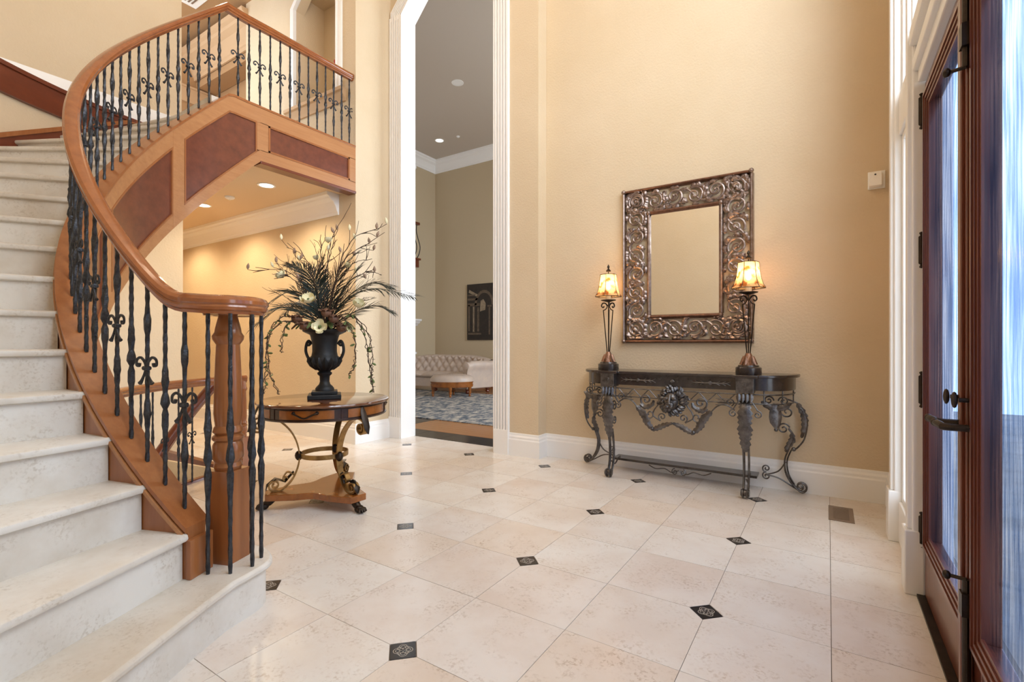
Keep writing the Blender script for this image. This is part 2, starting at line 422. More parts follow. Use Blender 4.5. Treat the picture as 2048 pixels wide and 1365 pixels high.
# hall wall with the upper niche (x -5.80..-4.95, z 4.10..)
wh = MB().box(-9.6, -4.80, YH, YH+.12, 0, 4.12).box(-9.6, -7.0, YH, YH+.12, 4.12, 4.13)
wh.box(-7.0, -5.80, YH, YH+.12, 4.12, ZC).box(-4.95, -4.80, YH, YH+.12, 4.12, ZC)
wh.slab([(-5.80, 5.50), (-5.55, 5.75), (-5.2, 5.75), (-4.95, 5.50), (-4.95, ZC), (-5.80, ZC)], 'y', YH, YH+.12)
wh = struct(wh.build('wall_hall', 'plaster', smooth=0), 'tan wall of the hall below and above the balcony')
nb = MB().box(-5.86, -4.89, YH+.42, YH+.46, 4.08, 5.8).box(-5.86, -5.80, YH+.12, YH+.42, 4.08, 5.8).box(-4.95, -4.89, YH+.12, YH+.42, 4.08, 5.8).box(-5.8, -4.95, YH+.02, YH+.42, 4.08, 4.12).box(-5.8, -4.95, YH+.12, YH+.42, 5.74, 5.8)
struct(nb.build('wall_niche', 'plaster', smooth=0), 'recess of the arched niche above the balcony')
# upper hall beyond the balcony
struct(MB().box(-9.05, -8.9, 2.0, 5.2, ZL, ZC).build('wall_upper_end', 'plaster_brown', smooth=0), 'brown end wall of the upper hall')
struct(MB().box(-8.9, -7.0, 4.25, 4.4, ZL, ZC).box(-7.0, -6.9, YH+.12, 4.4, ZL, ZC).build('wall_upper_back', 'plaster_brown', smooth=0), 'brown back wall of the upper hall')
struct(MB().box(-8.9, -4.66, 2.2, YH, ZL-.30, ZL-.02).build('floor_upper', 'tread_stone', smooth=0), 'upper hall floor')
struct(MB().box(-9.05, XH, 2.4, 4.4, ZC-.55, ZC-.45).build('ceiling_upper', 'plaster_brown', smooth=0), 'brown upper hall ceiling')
struct(MB().box(-9.6, -4.66, 2.45, YH, ZL-.47, ZL-.40).build('ceiling_hall', 'ceiling_tan', smooth=0), 'tan flat ceiling under the balcony')
# curved stair wall
def cyl_wall(r0, r1, a0, a1, z0, z1, n=48):
    m = MB(); secs = []
    for i in range(n+1):
        a = rad(a0+(a1-a0)*i/n); zz0 = z0(a) if callable(z0) else z0; zz1 = z1(a) if callable(z1) else z1
        secs.append([pol(r0, a, zz0), pol(r1, a, zz0), pol(r1, a, zz1), pol(r0, a, zz1)])
    return m.loft(secs)
struct(cyl_wall(RO, RO+.15, 180, 276, -2.6, ZL-.02).box(-9.6, CX-RO, CY-.15, CY, -.16, ZL-.42).build('wall_curved', 'plaster', smooth=40), 'curved tan wall around the outside of the staircase')
struct(MB().box(-3.3, .62, -.62, -.45, -.1, ZC).box(-4.2, -3.3, -.62, -.45, ZL+.02, ZC).box(-6.2, -4.2, -.75, -.62, ZL, ZC).build('wall_front', 'plaster', smooth=0), 'tan wall facing the mirror')
struct(MB().box(-6.2, .62, -.7, 4.66, ZC, ZC+.1).build('ceiling', 'ceiling_foyer', smooth=0), 'high foyer ceiling')
struct(MB().box(-9.6, -9.5, CY-.15, YH+.12, -.1, ZL-.42).build('wall_hall_end', 'plaster', smooth=0), 'end wall of the lower hall')
struct(MB().box(-6.2, -6.06, -.75, CY, ZL-.1, ZC).build('wall_upper_left', 'plaster', smooth=0), 'tan upper wall set back behind the wood belt')
struct(cyl_wall(RO-.02, 4.6, 180.5, 262, ZL-.1, ZL+.02).build('floor_ledge', 'tread_stone', smooth=40), 'ledge at upper floor height behind the wood belt')
# ---- door wall, x = XD
YC = 2.05
dw = MB()
for sg in (1, -1):
    Y = lambda d: YC+sg*d
    dw.box(XD, XD+.16, min(Y(1.70), Y(2.52)), max(Y(1.70), Y(2.52)), 0, ZC)
dw.box(XD, XD+.16, YC-1.70, YC+1.70, 5.75, ZC)
struct(dw.build('wall_right', 'plaster', smooth=0), 'tan wall strip beside the entry glazing')
# ---- baseboards
BB = [(0, 0), (.028, 0), (.028, .165), (.020, .178), (.020, .196), (.010, .212), (.008, .232), (0, .236)]
def base(name, pts, label, prof=BB):
    return struct(MB().sweep([(x, y, 0) for x, y in pts], [(a-.002, b) for a, b in prof]).build(name, 'white_trim', smooth=12), label)
base('baseboard_back', [(-2.83, YP), (-2.48, YP), (-2.48, YW), (XD, YW), (XD, 3.77)], 'white stepped baseboard along the console wall')
base('baseboard_return', [(-9.5, YH), (XH, YH), (XH, YP-.03)], 'white stepped baseboard along the hall wall and return')
# ---- opening trim: fluted casing both sides, jambs, octagonal head
def fluted(mb, x0, x1, z0, z1, y):
    mb.box(x0, x1, y-.012, y+.004, z0, z1); n = 5; wd = (x1-x0)/n
    for i in range(n): mb.box(x0+wd*(i+.18), x0+wd*(i+.82), y-.030, y-.01, z0, z1)
t1 = MB(); fluted(t1, XH+.004, -4.43, .26, 5.25, YP); t1.box(XH+.004, -4.43, YP-.04, YP+.002, 0, .26)
fluted(t1, -3.01, -2.83, .26, 5.25, YP); t1.box(-3.01, -2.83, YP-.04, YP+.002, 0, .26)
def diag(mb, pts, wd, y0, y1):   # flat moulding following pts (x,z), offset outwards by wd
    n = len(pts); outer = []
    for i, p in enumerate(pts):
        d0 = Vector((pts[i][0]-pts[i-1][0], pts[i][1]-pts[i-1][1])).normalized() if i else None
        d1 = Vector((pts[i+1][0]-pts[i][0], pts[i+1][1]-pts[i][1])).normalized() if i < n-1 else None
        d = d0 if d1 is None else d1 if d0 is None else (d0+d1).normalized()
        k = 1/(d.dot(d0 if d0 else d1)); outer.append((p[0]-d.y*wd*k, p[1]+d.x*wd*k))
    for i in range(n-1): mb.slab([pts[i], pts[i+1], outer[i+1], outer[i]], 'y', y0, y1)
    return outer
HEAD = [(-4.43, 5.25), (-3.98, 5.70), (-3.46, 5.70), (-3.01, 5.25)]
hd = [(-4.43, 5.20)]+HEAD+[(-3.01, 5.20)]
diag(t1, hd, .18, YP-.012, YP+.004)
for q in range(6):
    inner = diag(MB(), hd, .006+.03*q, 0, 1); diag(t1, inner, .019, YP-.026, YP-.01)
t1.box(-4.43, -4.415, YP-.03, YP+.22, 0, 5.25).box(-3.025, -3.01, YP-.03, YP+.22, 0, 5.25)
diag(t1, [(a+(.012 if a < -4 else -.012), b-.012) for a, b in HEAD], .014, YP-.03, YP+.22)
struct(t1.build('trim_1', 'white_trim', smooth=0), 'white fluted casing of the tall living room opening')
# ---- crown under the balcony on the hall wall
CR = [(0, -.245), (.016, -.245), (.02, -.215), (.03, -.205), (.035, -.185), (.05, -.15), (.085, -.10), (.13, -.07), (.14, -.05), (.165, -.035), (.17, 0), (0, 0)]
struct(MB().sweep([(-9.5, YH, ZL-.47), (-4.93, YH, ZL-.47)], CR).build('trim_2', 'white_trim', smooth=12), 'white crown moulding under the balcony')
# crown returns of the upper hall
struct(MB().sweep([(-8.9, 3.95, 5.96), (-6.95, 3.95, 5.96)], [(a*1.6, b*1.6) for a, b in CR]).build('trim_3', 'crown_tan', smooth=12), 'tan crown moulding in the upper hall')
struct(MB().box(-8.9, -8.86, 2.4, 4.2, 5.17, 5.40).box(-8.9, -8.83, 2.4, 4.2, 5.40, 5.43).build('trim_4', 'crown_tan', smooth=0), 'pale ledge moulding on the upper hall end wall')
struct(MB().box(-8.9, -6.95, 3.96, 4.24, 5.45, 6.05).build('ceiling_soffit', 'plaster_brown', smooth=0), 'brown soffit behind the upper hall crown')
# niche casing and ledge
t5 = MB(); NP = [(-5.80, 4.2), (-5.80, 5.50), (-5.55, 5.75), (-5.2, 5.75), (-4.95, 5.50), (-4.95, 4.2)]
NPo = diag(t5, NP, .085, YH-.03, YH+.004); diag(t5, [(a*.999, b) for a, b in NP], .02, YH-.045, YH)
struct(t5.build('trim_5', 'white_trim', smooth=0), 'white casing of the upper niche')
struct(MB().sweep([(-5.95, YH, 4.06), (-4.80, YH, 4.06)], [(0, 0), (.02, 0), (.03, .04), (.05, .07), (.06, .10), (.085, .11), (.085, .15), (0, .15)]).build('trim_6', 'crown_tan', smooth=30), 'moulded ledge below the upper niche')
# arched window trim in the upper hall
aw = MB(); pts = [(-7.62+.48*math.cos(a), 4.5+.48*math.sin(a)) for a in [pi-pi*i/16 for i in range(17)]]
diag(aw, [(-8.1, 3.5)]+pts+[(-7.14, 3.5)], .1, 4.19, 4.25)
wn = struct(aw.build('window_4', 'crown_tan', smooth=0), 'arched window at the end of the upper hall')
MB().slab(pts+[(-7.14, 3.5), (-8.1, 3.5)], 'y', 4.235, 4.245).build('pane', 'glass', wn, 0)
# ================================================================ ENTRY DOORS AND GLAZING
XF = XD-.045
def vbox(mb, x0, x1, d0, d1, z0, z1, sg=1): a, b = sorted((YC+sg*d0, YC+sg*d1)); return mb.box(x0, x1, a, b, z0, z1)
for sg, nm in ((1, 'window_1'), (-1, 'window_2')):
    m = MB()
    vbox(m, XF, XD+.1, .87, .965, 0, 5.75, sg)            # post beside the door
    vbox(m, XF-.03, XD, .865, .975, 0, .30, sg); vbox(m, XF-.018, XD, .885, .945, .30, 5.7, sg)
    vbox(m, XF, XD+.1, 1.60, 1.70, 0, 5.75, sg); vbox(m, XF-.03, XD, 1.595, 1.73, 0, .30, sg); vbox(m, XF-.018, XD, 1.62, 1.69, .30, 5.7, sg)
    for z0, z1 in ((0, .24), (2.40, 2.63), (3.58, 3.72), (5.6, 5.75)): vbox(m, XF+.02, XD+.09, .965, 1.60, z0, z1, sg)
    for z0, z1 in ((.24, 2.40), (2.63, 3.58), (3.72, 5.6)):   # glazing beads
        vbox(m, XF+.035, XD+.06, .965, 1.0, z0, z1, sg); vbox(m, XF+.035, XD+.06, 1.565, 1.6, z0, z1, sg)
        vbox(m, XF+.035, XD+.06, 1.0, 1.565, z0, z0+.035, sg); vbox(m, XF+.035, XD+.06, 1.0, 1.565, z1-.035, z1, sg)
    o = struct(m.build(nm, 'white_trim', smooth=0, bevel=.006), 'white sidelight window beside the entry doors' if sg > 0 else 'white sidelight window on the far side of the entry doors')
    for z0, z1 in ((.24, 2.40), (2.63, 3.58), (3.72, 5.6)):
        g = MB(); vbox(g, XD+.04, XD+.046, .99, 1.58, z0+.02, z1-.02, sg); g.build('pane', 'glass', o, 0)
m = MB()
for z0, z1 in ((2.385, 2.63), (3.58, 3.72), (5.6, 5.75)): vbox(m, XF+.02, XD+.09, -.87, .87, z0, z1)
vbox(m, XF, XD+.02, -.87, .87, 2.44, 2.50); vbox(m, XF-.012, XD+.02, -.87, .87, 2.56, 2.63)
vbox(m, XF+.02, XD+.09, -.05, .05, 2.63, 5.6)
for d0, d1 in ((.05, .09), (.83, .87), (-.09, -.05), (-.87, -.83)): vbox(m, XF+.035, XD+.06, d0, d1, 2.63, 5.6)
o = struct(m.build('window_3', 'white_trim', smooth=0, bevel=.006), 'white transom windows above the entry doors')
for d0, d1 in ((.07, .85), (-.85, -.07)):
    for z0, z1 in ((2.62, 3.59), (3.71, 5.61)): g = MB(); vbox(g, XD+.04, XD+.046, d0, d1, z0, z1); g.build('pane', 'glass', o, 0)
# door leaves
def molding(mb, x, y0, y1, z0, z1, w, t):
    for q in range(4):
        a = w*q/4; b = w*(q+.75)/4; h = t*(1-.22*q)
        mb.box(x-h, x, y0+a, y0+b, z0+a, z1-a).box(x-h, x, y1-b, y1-a, z0+a, z1-a).box(x-h, x, y0+b, y1-b, z0+a, z0+b).box(x-h, x, y0+b, y1-b, z1-b, z1-a)
def leaf_door(name, y0, y1, label):
    t = MB(); sw = .115
    t.box(XD, XD+.045, y0, y0+sw, .012, 2.375).box(XD, XD+.045, y1-sw, y1, .012, 2.375).box(XD, XD+.045, y0+sw, y1-sw, .012, .30).box(XD, XD+.045, y0+sw, y1-sw, 2.25, 2.375)
    o = struct(t.build(name, 'door_wood', smooth=0, bevel=.004), label)
    mm = MB(); molding(mm, XD+.002, y0+sw-.045, y1-sw+.045, .255, 2.295, .07, .02); mm.build('glazing_molding', 'door_wood', o, 0)
    MB().box(XD+.018, XD+.026, y0+sw-.01, y1-sw+.01, .29, 2.26).build('pane', 'door_glass', o, 0)
    return o
d1 = leaf_door('door_1', YC+.002, YC+.867, 'mahogany entry door leaf with rippled blue glass, hinged at the sidelight')
d2 = leaf_door('door_2', YC-.867, YC-.002, 'mahogany entry door leaf with rippled blue glass, beyond the lever handles')
a = MB().box(XD-.018, XD, YC-.03, YC+.035, .012, 2.37).box(XD-.028, XD-.016, YC-.012, YC+.016, .012, 2.37).build('astragal', 'door_wood', d1, 0, bevel=.004)
for z in (.31, .96, 1.607, 2.25):
    hm = MB().lathe([(.004, -.085), (.010, -.08), (.006, -.068), (.012, -.062), (.012, .062), (.006, .068), (.010, .08), (.004, .085)], 12, (XD-.012, YC+.874, z))
    hm.box(XD-.004, XD+.002, YC+.855, YC+.874, z-.06, z+.06).build('hinge', 'bronze', d1)
# lever sets on both leaves and surface bolts
for y, door, dr in ((YC+.062, d1, 1), (YC-.06, d2, 1)):
    pl = MB().box(XD-.008, XD+.001, y-.03, y+.03, .79, 1.10); pl.box(XD-.012, XD, y-.022, y+.022, .80, 1.09)
    pl = pl.build('escutcheon', 'bronze', door, 0, bevel=.003)
    lv = MB().tube([(XD, y, .915), (XD-.055, y, .915), (XD-.075, y+.01*dr, .915), (XD-.08, y+.06*dr, .917), (XD-.078, y+.12*dr, .912)], [.011, .011, .012, .012, .009], 8)
    lv.ball((XD-.078, y+.125*dr, .912), .017, 10, (.7, 1.2, .8)); lv.lathe([(.02, 0), (.02, .004)], 14, (XD-.01, y, .915))
    lv.build('lever', 'bronze', pl)
    tb = MB().tube([(XD, y, 1.0), (XD-.04, y, 1.0)], .007, 8).ball((XD-.05, y, 1.0), .017, 10, (.5, 1, 1.5)).build('thumb_turn', 'bronze', pl)
for z0, z1, zk in ((.02, .45, .45), (2.02, 2.37, 2.02)):
    y = YC-.045; b = MB().tube([(XD-.02, y, z0), (XD-.02, y, z1)], .0105, 10)
    b.box(XD-.034, XD, y-.02, y+.02, (zk-.11 if zk < 1 else zk+.06), (zk-.04 if zk < 1 else zk+.13))
    b.tube([(XD-.02, y, zk), (XD-.055, y+.01, zk)], .006, 8).ball((XD-.064, y+.012, zk), .014, 10, (.8, 1, 1))
    b.build('surface_bolt', 'bronze', d2)
struct(MB().box(XD-.03, XD+.1, YC-.87, YC+.87, -.004, .012).build('trim_7', 'bronze', smooth=0), 'dark bronze door threshold')
# outside: porch paving and a hedge beyond it
struct(MB().box(.62, 9, -6, 12, -.25, -.08).build('porch_paving', 'paver', smooth=0), 'pale porch paving outside the entry doors')
# ================================================================ LIVING ROOM SHELL
LX, LY = -9.9, 11.0
lf = struct(MB().box(LX-.2, -1.0, 4.52, LY+.2, -.16, -.012).build('floor_living', 'grout', smooth=0), 'oak plank floor of the living room with black stone border')
bm_ = MB().box(0, .452, 0, .372, -.012, 0).mesh('border_tile', 'black_stone', 0)
for k in range(8): inst('border_tile', bm_, lf, (-6.3+.4572*k, 4.525, 0))
for k in range(7): inst('border_tile', bm_, lf, (-5.46, 4.90+k*.456, 0), 0, (.83, 1.22, 1))
pm = [MB().box(0, L_, 0, .118, -.012, 0).mesh('plank', 'oak_floor', 0) for L_ in (1.1, 1.5, 1.9)]
for r in range(12):
    x = -5.07; y = 4.905+r*.1205
    if y > 6.0: break
    x -= 0
    while x < -2.6:
        q = random.choice((0, 1, 2)); inst('plank', pm[q], lf, (x, y, 0)); x += (1.1, 1.5, 1.9)[q]+.003
for r in range(9):
    x = -8.5; y = 4.905+r*.1205
    while x < -5.6: L_ = min((1.1, 1.5, 1.9)[r % 3], -5.47-x); inst('plank', pm[r % 3], lf, (x, y, 0), 0, (L_/(1.1, 1.5, 1.9)[r % 3], 1, 1)); x += L_+.003
MB().box(LX, -1.0, 6.05, LY, -.012, -.0005).build('plank', 'oak_floor', lf, 0)
struct(MB().box(LX-.15, LX, 4.52, LY, 0, ZC).build('wall_living_left', 'plaster_living', smooth=0), 'left wall of the living room')
struct(MB().box(LX-.15, -1.0, LY, LY+.15, 0, ZC).build('wall_living_back', 'plaster_living', smooth=0), 'taupe back wall of the living room')
struct(MB().box(-1.0, -.85, 4.52, LY, 0, .9).box(-1.0, -.85, 4.52, LY, 4.3, ZC).box(-1.0, -.85, 4.52, 6.1, .9, 4.3).box(-1.0, -.85, 9.9, LY, .9, 4.3).build('wall_living_right', 'plaster_living', smooth=0), 'window wall of the living room')
struct(MB().box(LX-.15, -.85, YP+.19, LY+.15, ZC, ZC+.1).build('ceiling_living', 'ceiling_grey', smooth=0), 'grey living room ceiling')
m = MB().box(-1.0, -.9, 6.1, 9.9, .9, 1.0).box(-1.0, -.9, 6.1, 9.9, 4.2, 4.3)
for y in (6.1, 7.33, 8.57, 9.8): m.box(-1.0, -.9, y, y+.1, .9, 4.3)
o = struct(m.build('window_5', 'white_trim', smooth=0), 'tall white living room windows')
for y in (6.2, 7.43, 8.67): MB().box(-.955, -.95, y, y+1.13, 1.0, 4.2).build('pane', 'glass', o, 0)
LCR = [(a*1.35, b*1.35) for a, b in CR]
struct(MB().sweep([(LX, 4.6, ZC), (LX, LY, ZC), (-1.0, LY, ZC)], LCR).build('trim_8', 'white_trim', smooth=12), 'white crown moulding of the living room')
struct(MB().sweep([(LX, LY, 0), (-1.0, LY, 0)], BB).build('baseboard_living', 'cherry_wood', smooth=25), 'dark wood baseboard of the living room')
# ================================================================ STAIRCASE
stair = thing('staircase', 'curved staircase with pale stone treads and panelled wood stringer', 'staircase', (0, 0, 0))
NOSE = [(.0, -.034), (.020, -.034), (.030, -.029), (.034, -.018), (.031, -.006), (.022, 0)]
def radial_slab(a0, prof_front, a1, z, zb, r0, r1):
    """section between front radial line a0 (profile in tangential offset, dz) and back line a1"""
    secs = []
    for r in (r0, (r0+r1)/2, r1):
        t = Vector((-math.sin(a0), math.cos(a0), 0)); ring = []
        for o_, dz in prof_front: p = Vector(pol(r, a0, z+dz))+t*o_; ring.append(p)
        ring += [Vector(pol(r, a1, z)), Vector(pol(r, a1, z+zb))]
        secs.append(ring)
    return MB().loft(secs)
for n in range(2, 18):
    z = n*RIS
    radial_slab(ang_n(n), NOSE, ang_n(n+1)-.004, z, -.034, RT-.002, RO-.002).build('tread', 'tread_stone', stair, 40)
for n in range(2, 19):
    z = n*RIS; a = ang_n(n); t = Vector((-math.sin(a), math.cos(a), 0)); secs = []
    for r in (RT, RO-.002):
        p0 = Vector(pol(r, a)+(0,)); secs.append([p0+t*u+Vector((0, 0, zz)) for u, zz in ((.008, z-RIS), (.008, z-.034), (-.02, z-.034), (-.02, z-RIS))])
    MB().loft(secs).build('riser', 'tread_stone', stair, 0)
# curtail step under the volute
NX, NY = -2.296, 1.155
fr = [pol(3.03, rad(301.9)), (-1.62, .29), (-1.792, .60), (-1.972, .914)]+bez([(-2.05, 1.06), (-2.072, 1.14), (-2.095, 1.21), (-2.135, 1.268), (-2.20, 1.302), (-2.29, 1.32), (-2.38, 1.30), (-2.45, 1.22)], 4)
back = [pol(RI, A2-.01), pol(3.03, A2-.01)]
MB().prism(fr+back, RIS-.034, RIS).build('tread', 'tread_stone', stair, 40, bevel=.012)
cen = Vector((-1.95, .55, 0))
def inset(p, d=.03):
    q = Vector((p[0], p[1], 0)); c = Vector((-2.2, .6, 0)); v = (c-q); return tuple((q+v.normalized()*d)[:2])
MB().prism([inset(p) for p in fr]+back, -.004, RIS-.033).build('riser', 'tread_stone', stair, 40)
# landing edge and soffit
radial_slab(A_L, NOSE, rad(179.5), ZL, -.034, RT-.002, RO-.002).build('tread', 'tread_stone', stair, 40)
def ztop(a): return min(n_ang(a), 18)*RIS+.05
def zbot(a): return max(0 if a > rad(286) else 0, min(n_ang(a)*RIS+.05-.83, ZL-.493))
sof = []
for i in range(41):
    a = rad(180+(284-180)*i/40); z = max(.02, zbot(a)+.03)
    sof.append([pol(RI+.06, a, z), pol(RO-.01, a, z)])
MB().grid([[r[0] for r in sof], [r[1] for r in sof]]).build('soffit', 'plaster', stair, 60)
# stringer: core, cap, beads
A_S = rad(295.4)
def arc(a0, a1, n): return [a0+(a1-a0)*i/n for i in range(n+1)]
def ring_sweep(r0, r1, zf0, zf1, aa):
    return MB().loft([[pol(r0, a, zf0(a)), pol(r1, a, zf0(a)), pol(r1, a, zf1(a)), pol(r0, a, zf1(a))] for a in aa])
A_E = rad(177)
aa = arc(A_S, A_E, 66)
zb_in = lambda a: max(-.004 if a < rad(296) else RIS, zbot(a)) if a < rad(290) else RIS
ring_sweep(RI+.014, RT-.004, lambda a: zb_in(a), lambda a: ztop(a)-.02, aa).build('stringer', 'honey_wood', stair, 40)
ring_sweep(RI-.006, RT+.006, lambda a: ztop(a)-.022, ztop, aa).build('stringer_cap', 'honey_wood', stair, 40)
ring_sweep(RT-.006, RT+.012, lambda a: ztop(a)-.055, lambda a: ztop(a)-.035, aa).build('stringer_bead', 'frame_wood', stair, 40)
MB().box(-.063, .063, -.010, .012, 0, .165).xf(Matrix.Translation(pol(1.70, A_S+.006)+(RIS,)) @ Matrix.Rotation(A_S, 4, 'Z')).build('stringer_end', 'honey_wood', stair, 0, bevel=.003)
# well-side frame: rails, stiles and recessed panels (curved part, then level balcony part)
stl = [rad(a) for a in (286, 259, 233.1, 204.7)]
XB = XH                          # face of the balcony
Y0 = pol(RI, A_L)[1]
ring_sweep(RI, RI+.016, lambda a: max(.0, ztop(a)-.165), lambda a: ztop(a)-.02, arc(rad(291), A_E, 62)).build('stringer_rail', 'frame_wood', stair, 40)
ring_sweep(RI, RI+.016, lambda a: max(0, zbot(a)), lambda a: max(.002, zbot(a)+.115), arc(rad(291), A_E, 62)).build('stringer_rail', 'frame_wood', stair, 40)
for a in stl:
    h = .034
    ring_sweep(RI-.001, RI+.015, lambda a_: max(0, zbot(a_)), lambda a_: ztop(a_)-.03, arc(a+h, a-h, 3)).build('stile', 'frame_wood', stair, 40)
ends = [rad(291)]+stl+[rad(180)]
for i in range(4):
    a0, a1 = stl[i]-.034, (stl[i+1]+.034 if i < 3 else rad(183.6))
    if i == 3: a0, a1 = stl[3]-.034, rad(178.2)
    P = arc(a0, a1, 16)
    ring_sweep(RI+.008, RI+.015, lambda a: max(.0, zbot(a)+.10), lambda a: ztop(a)-.15, P).build('panel', 'panel_wood', stair, 40)
    for f0, f1 in ((lambda a: ztop(a)-.180, lambda a: ztop(a)-.162), (lambda a: max(0, zbot(a)+.113), lambda a: max(.002, zbot(a)+.131))):
        ring_sweep(RI-.004, RI+.012, f0, f1, P).build('panel_bead', 'honey_wood', stair, 40)
    for e in (a0-.005, a1+.005 if i < 3 else a1+.004):
        ring_sweep(RI-.004, RI+.012, lambda a: max(0, zbot(a)+.12), lambda a: ztop(a)-.165, [e+.004, e-.004]).build('panel_bead', 'honey_wood', stair, 0)
CY0, CY = CY, CY+.085
# balcony fascia (level): core, rails, stiles, panel
ZB0, ZB1 = ZL-.493, ZL+.05
bal = thing('balcony_fascia', 'panelled wood fascia along the balcony edge', 'fascia', (0, 0, 0))
MB().box(XB-.10, XB-.014, CY, YH, ZB0+.02, ZB1-.02).build('core', 'honey_wood', bal, 0)
MB().box(XB-.125, XB+.006, CY, YH, ZB1-.022, ZB1).build('cap', 'honey_wood', bal, 0, bevel=.004)
MB().box(XB-.02, XB, CY, YH, ZB1-.165, ZB1-.02).build('rail', 'frame_wood', bal, 0)
MB().box(XB-.02, XB, CY, YH, ZB0, ZB0+.115).build('rail', 'frame_wood', bal, 0)
MB().box(XB-.12, XB+.012, CY, YH, ZB0-.02, ZB0+.008).build('bottom_bead', 'cherry_wood', bal, 0, bevel=.004)
for y0, y1 in ((CY-.03, CY+.083), (YH-.085, YH)): MB().box(XB-.02, XB, y0, y1, ZB0+.11, ZB1-.16).build('stile', 'frame_wood', bal, 0)
MB().box(XB-.02, XB-.01, CY+.07, YH-.08, ZB0+.11, ZB1-.16).build('panel', 'panel_wood', bal, 0)
b = MB(); y0, y1, z0, z1 = CY+.083, YH-.085, ZB0+.115, ZB1-.165
b.box(XB-.012, XB+.004, y0, y1, z1-.018, z1).box(XB-.012, XB+.004, y0, y1, z0, z0+.018).box(XB-.012, XB+.004, y0, y0+.018, z0, z1).box(XB-.012, XB+.004, y1-.018, y1, z0, z1)
b.build('panel_bead', 'honey_wood', bal, 0)
CY = CY0
# wall side: sloping skirt, level belt and white baseboard on the curved wall
ring_sweep(RO-.025, RO+.002, lambda a: n_ang(a)*RIS-.25, lambda a: min(n_ang(a)*RIS+.07, ZL+.03), arc(rad(258), rad(186), 60)).build('wall_skirt', 'cherry_wood', stair, 40)
ring_sweep(RO-.04, RO+.002, lambda a: min(n_ang(a)*RIS+.05, ZL), lambda a: min(n_ang(a)*RIS+.09, ZL+.035), arc(rad(258), rad(186), 60)).build('skirt_cap', 'honey_wood', stair, 40)
tr = struct(cyl_wall(RO-.024, RO+.002, 180.5, 258, ZL-.20, ZL+.02).build('trim_9', 'cherry_wood', smooth=40), 'level reddish wood belt on the curved wall at upper floor height')
for z0, z1 in ((ZL+.0, ZL+.035), (ZL-.225, ZL-.19)): cyl_wall(RO-.04, RO+.002, 180.5, 258, z0, z1).build('belt_molding', 'cherry_wood', tr)
struct(MB().box(-6.062, -6.035, .7, CY, ZL+.02, ZL+.215).box(-6.062, -6.045, .7, CY, ZL+.215, ZL+.235).build('baseboard_curved', 'white_trim', smooth=40), 'white baseboard of the upper wall behind the wood belt')
# ================================================================ RAILING
RB = 1.70
rail = thing('stair_railing', 'wrought iron stair railing with curved wood handrail and volute', 'railing', (0, 0, 0))
def bal_mesh(L, kind, name):
    m = MB(); n = 34; pts = []; rs = []
    for i in range(n+1):
        z = L*i/n; u = z/L
        r = .0076+.0008*((i % 2)*2-1)
        if kind == 'knot':
            for c0 in (.36, .56): r += .0055*max(0, 1-abs(u-c0)/.095)
            if abs(u-.46) < .022: r += .0065
            elif abs(u-.46) < .05: r -= .002
        else:
            for c0 in (.27, .77): r += .0055*max(0, 1-abs(u-c0)/.09)
        pts.append((0, 0, z)); rs.append(r)
    secs = []
    for i, (p, r) in enumerate(zip(pts, rs)):
        tw = .55*i; secs.append([(r*1.15*math.cos(tw*.35+2*pi*k/6), r*1.15*math.sin(tw*.35+2*pi*k/6), p[2]) for k in range(6)])
    m.loft(secs)
    return m.mesh(name, 'iron', 50)
def fleur_mesh(sc=1.0):
    m = MB()
    for sg in (-1, 1):
        up = bez([(0, .0), (.012*sg, .028), (.034*sg, .046), (.056*sg, .036), (.058*sg, .014), (.044*sg, .010), (.040*sg, .022)], 5)
        m.tube([(x*sc, -.004, z*sc) for x, z in up], [.0062*sc]*(len(up)-6)+[.0075*sc]*6, 6, flat=.8)
        dn = bez([(0, 0), (.012*sg, -.03), (.026*sg, -.055), (.036*sg, -.066)], 4)
        m.tube([(x*sc, -.006, z*sc) for x, z in dn], [.005*sc+.006*sc*(i/len(dn))**2 for i in range(len(dn))], 6, flat=.9)
    m.tube([(-.016*sc, -.004, 0), (.016*sc, -.004, 0)], .010*sc, 8)
    m.lathe([(.012*sc, -.008*sc), (.0155*sc, -.004*sc), (.0155*sc, .004*sc), (.012*sc, .008*sc)], 10)
    return m.mesh('fleur', 'iron', 60)
LB = .775
bk, bf, fm = bal_mesh(LB, 'knot', 'baluster'), bal_mesh(LB, 'fleur', 'baluster'), fleur_mesh()
def zr(a):
    z = min(n_ang(a), 18)*RIS+.822; zl = 1.300
    d = z-zl; k = .032
    return zl+(d+math.sqrt(d*d+4*k*k))/2-k*.15 if a < rad(294) else zl
bal_pts = []
a = rad(293.3); q = 0
while a > A_L-.01:
    bal_pts.append((pol(RB, a), ztop(a)-.002, a+pi/2, q)); a -= DA/2; q += 1
y = pol(RB, A_L)[1]+.115
while y < YH-.03:
    x = CX-RB if y > CY else CX-math.sqrt(RB*RB-(y-CY)**2)
    bal_pts.append(((x, y), ZB1-.002, -pi/2, q)); y += .1065; q += 1
for (x, y), z, rz, q in bal_pts:
    zt = ZL+.824 if z > ZL+.03 else max(1.312, zr(rz-pi/2)+.012)
    b = inst('baluster', bf if q % 2 == 0 else bk, rail, (x, y, z), rz, (1, 1, (zt-z)/LB))
    if q % 2 == 0: inst('fleur', fm, b, (0, 0, LB*.52))
# balusters around the newel stand on the curtail step
L1 = 1.302-RIS
nm_ = bal_mesh(L1, 'knot', 'baluster')
for x, y in ((-2.213, 1.030), (-2.139, 1.085), (-2.127, 1.173), (-2.179, 1.243), (-2.265, 1.245)): inst('baluster', nm_, rail, (x, y, RIS), random.random())
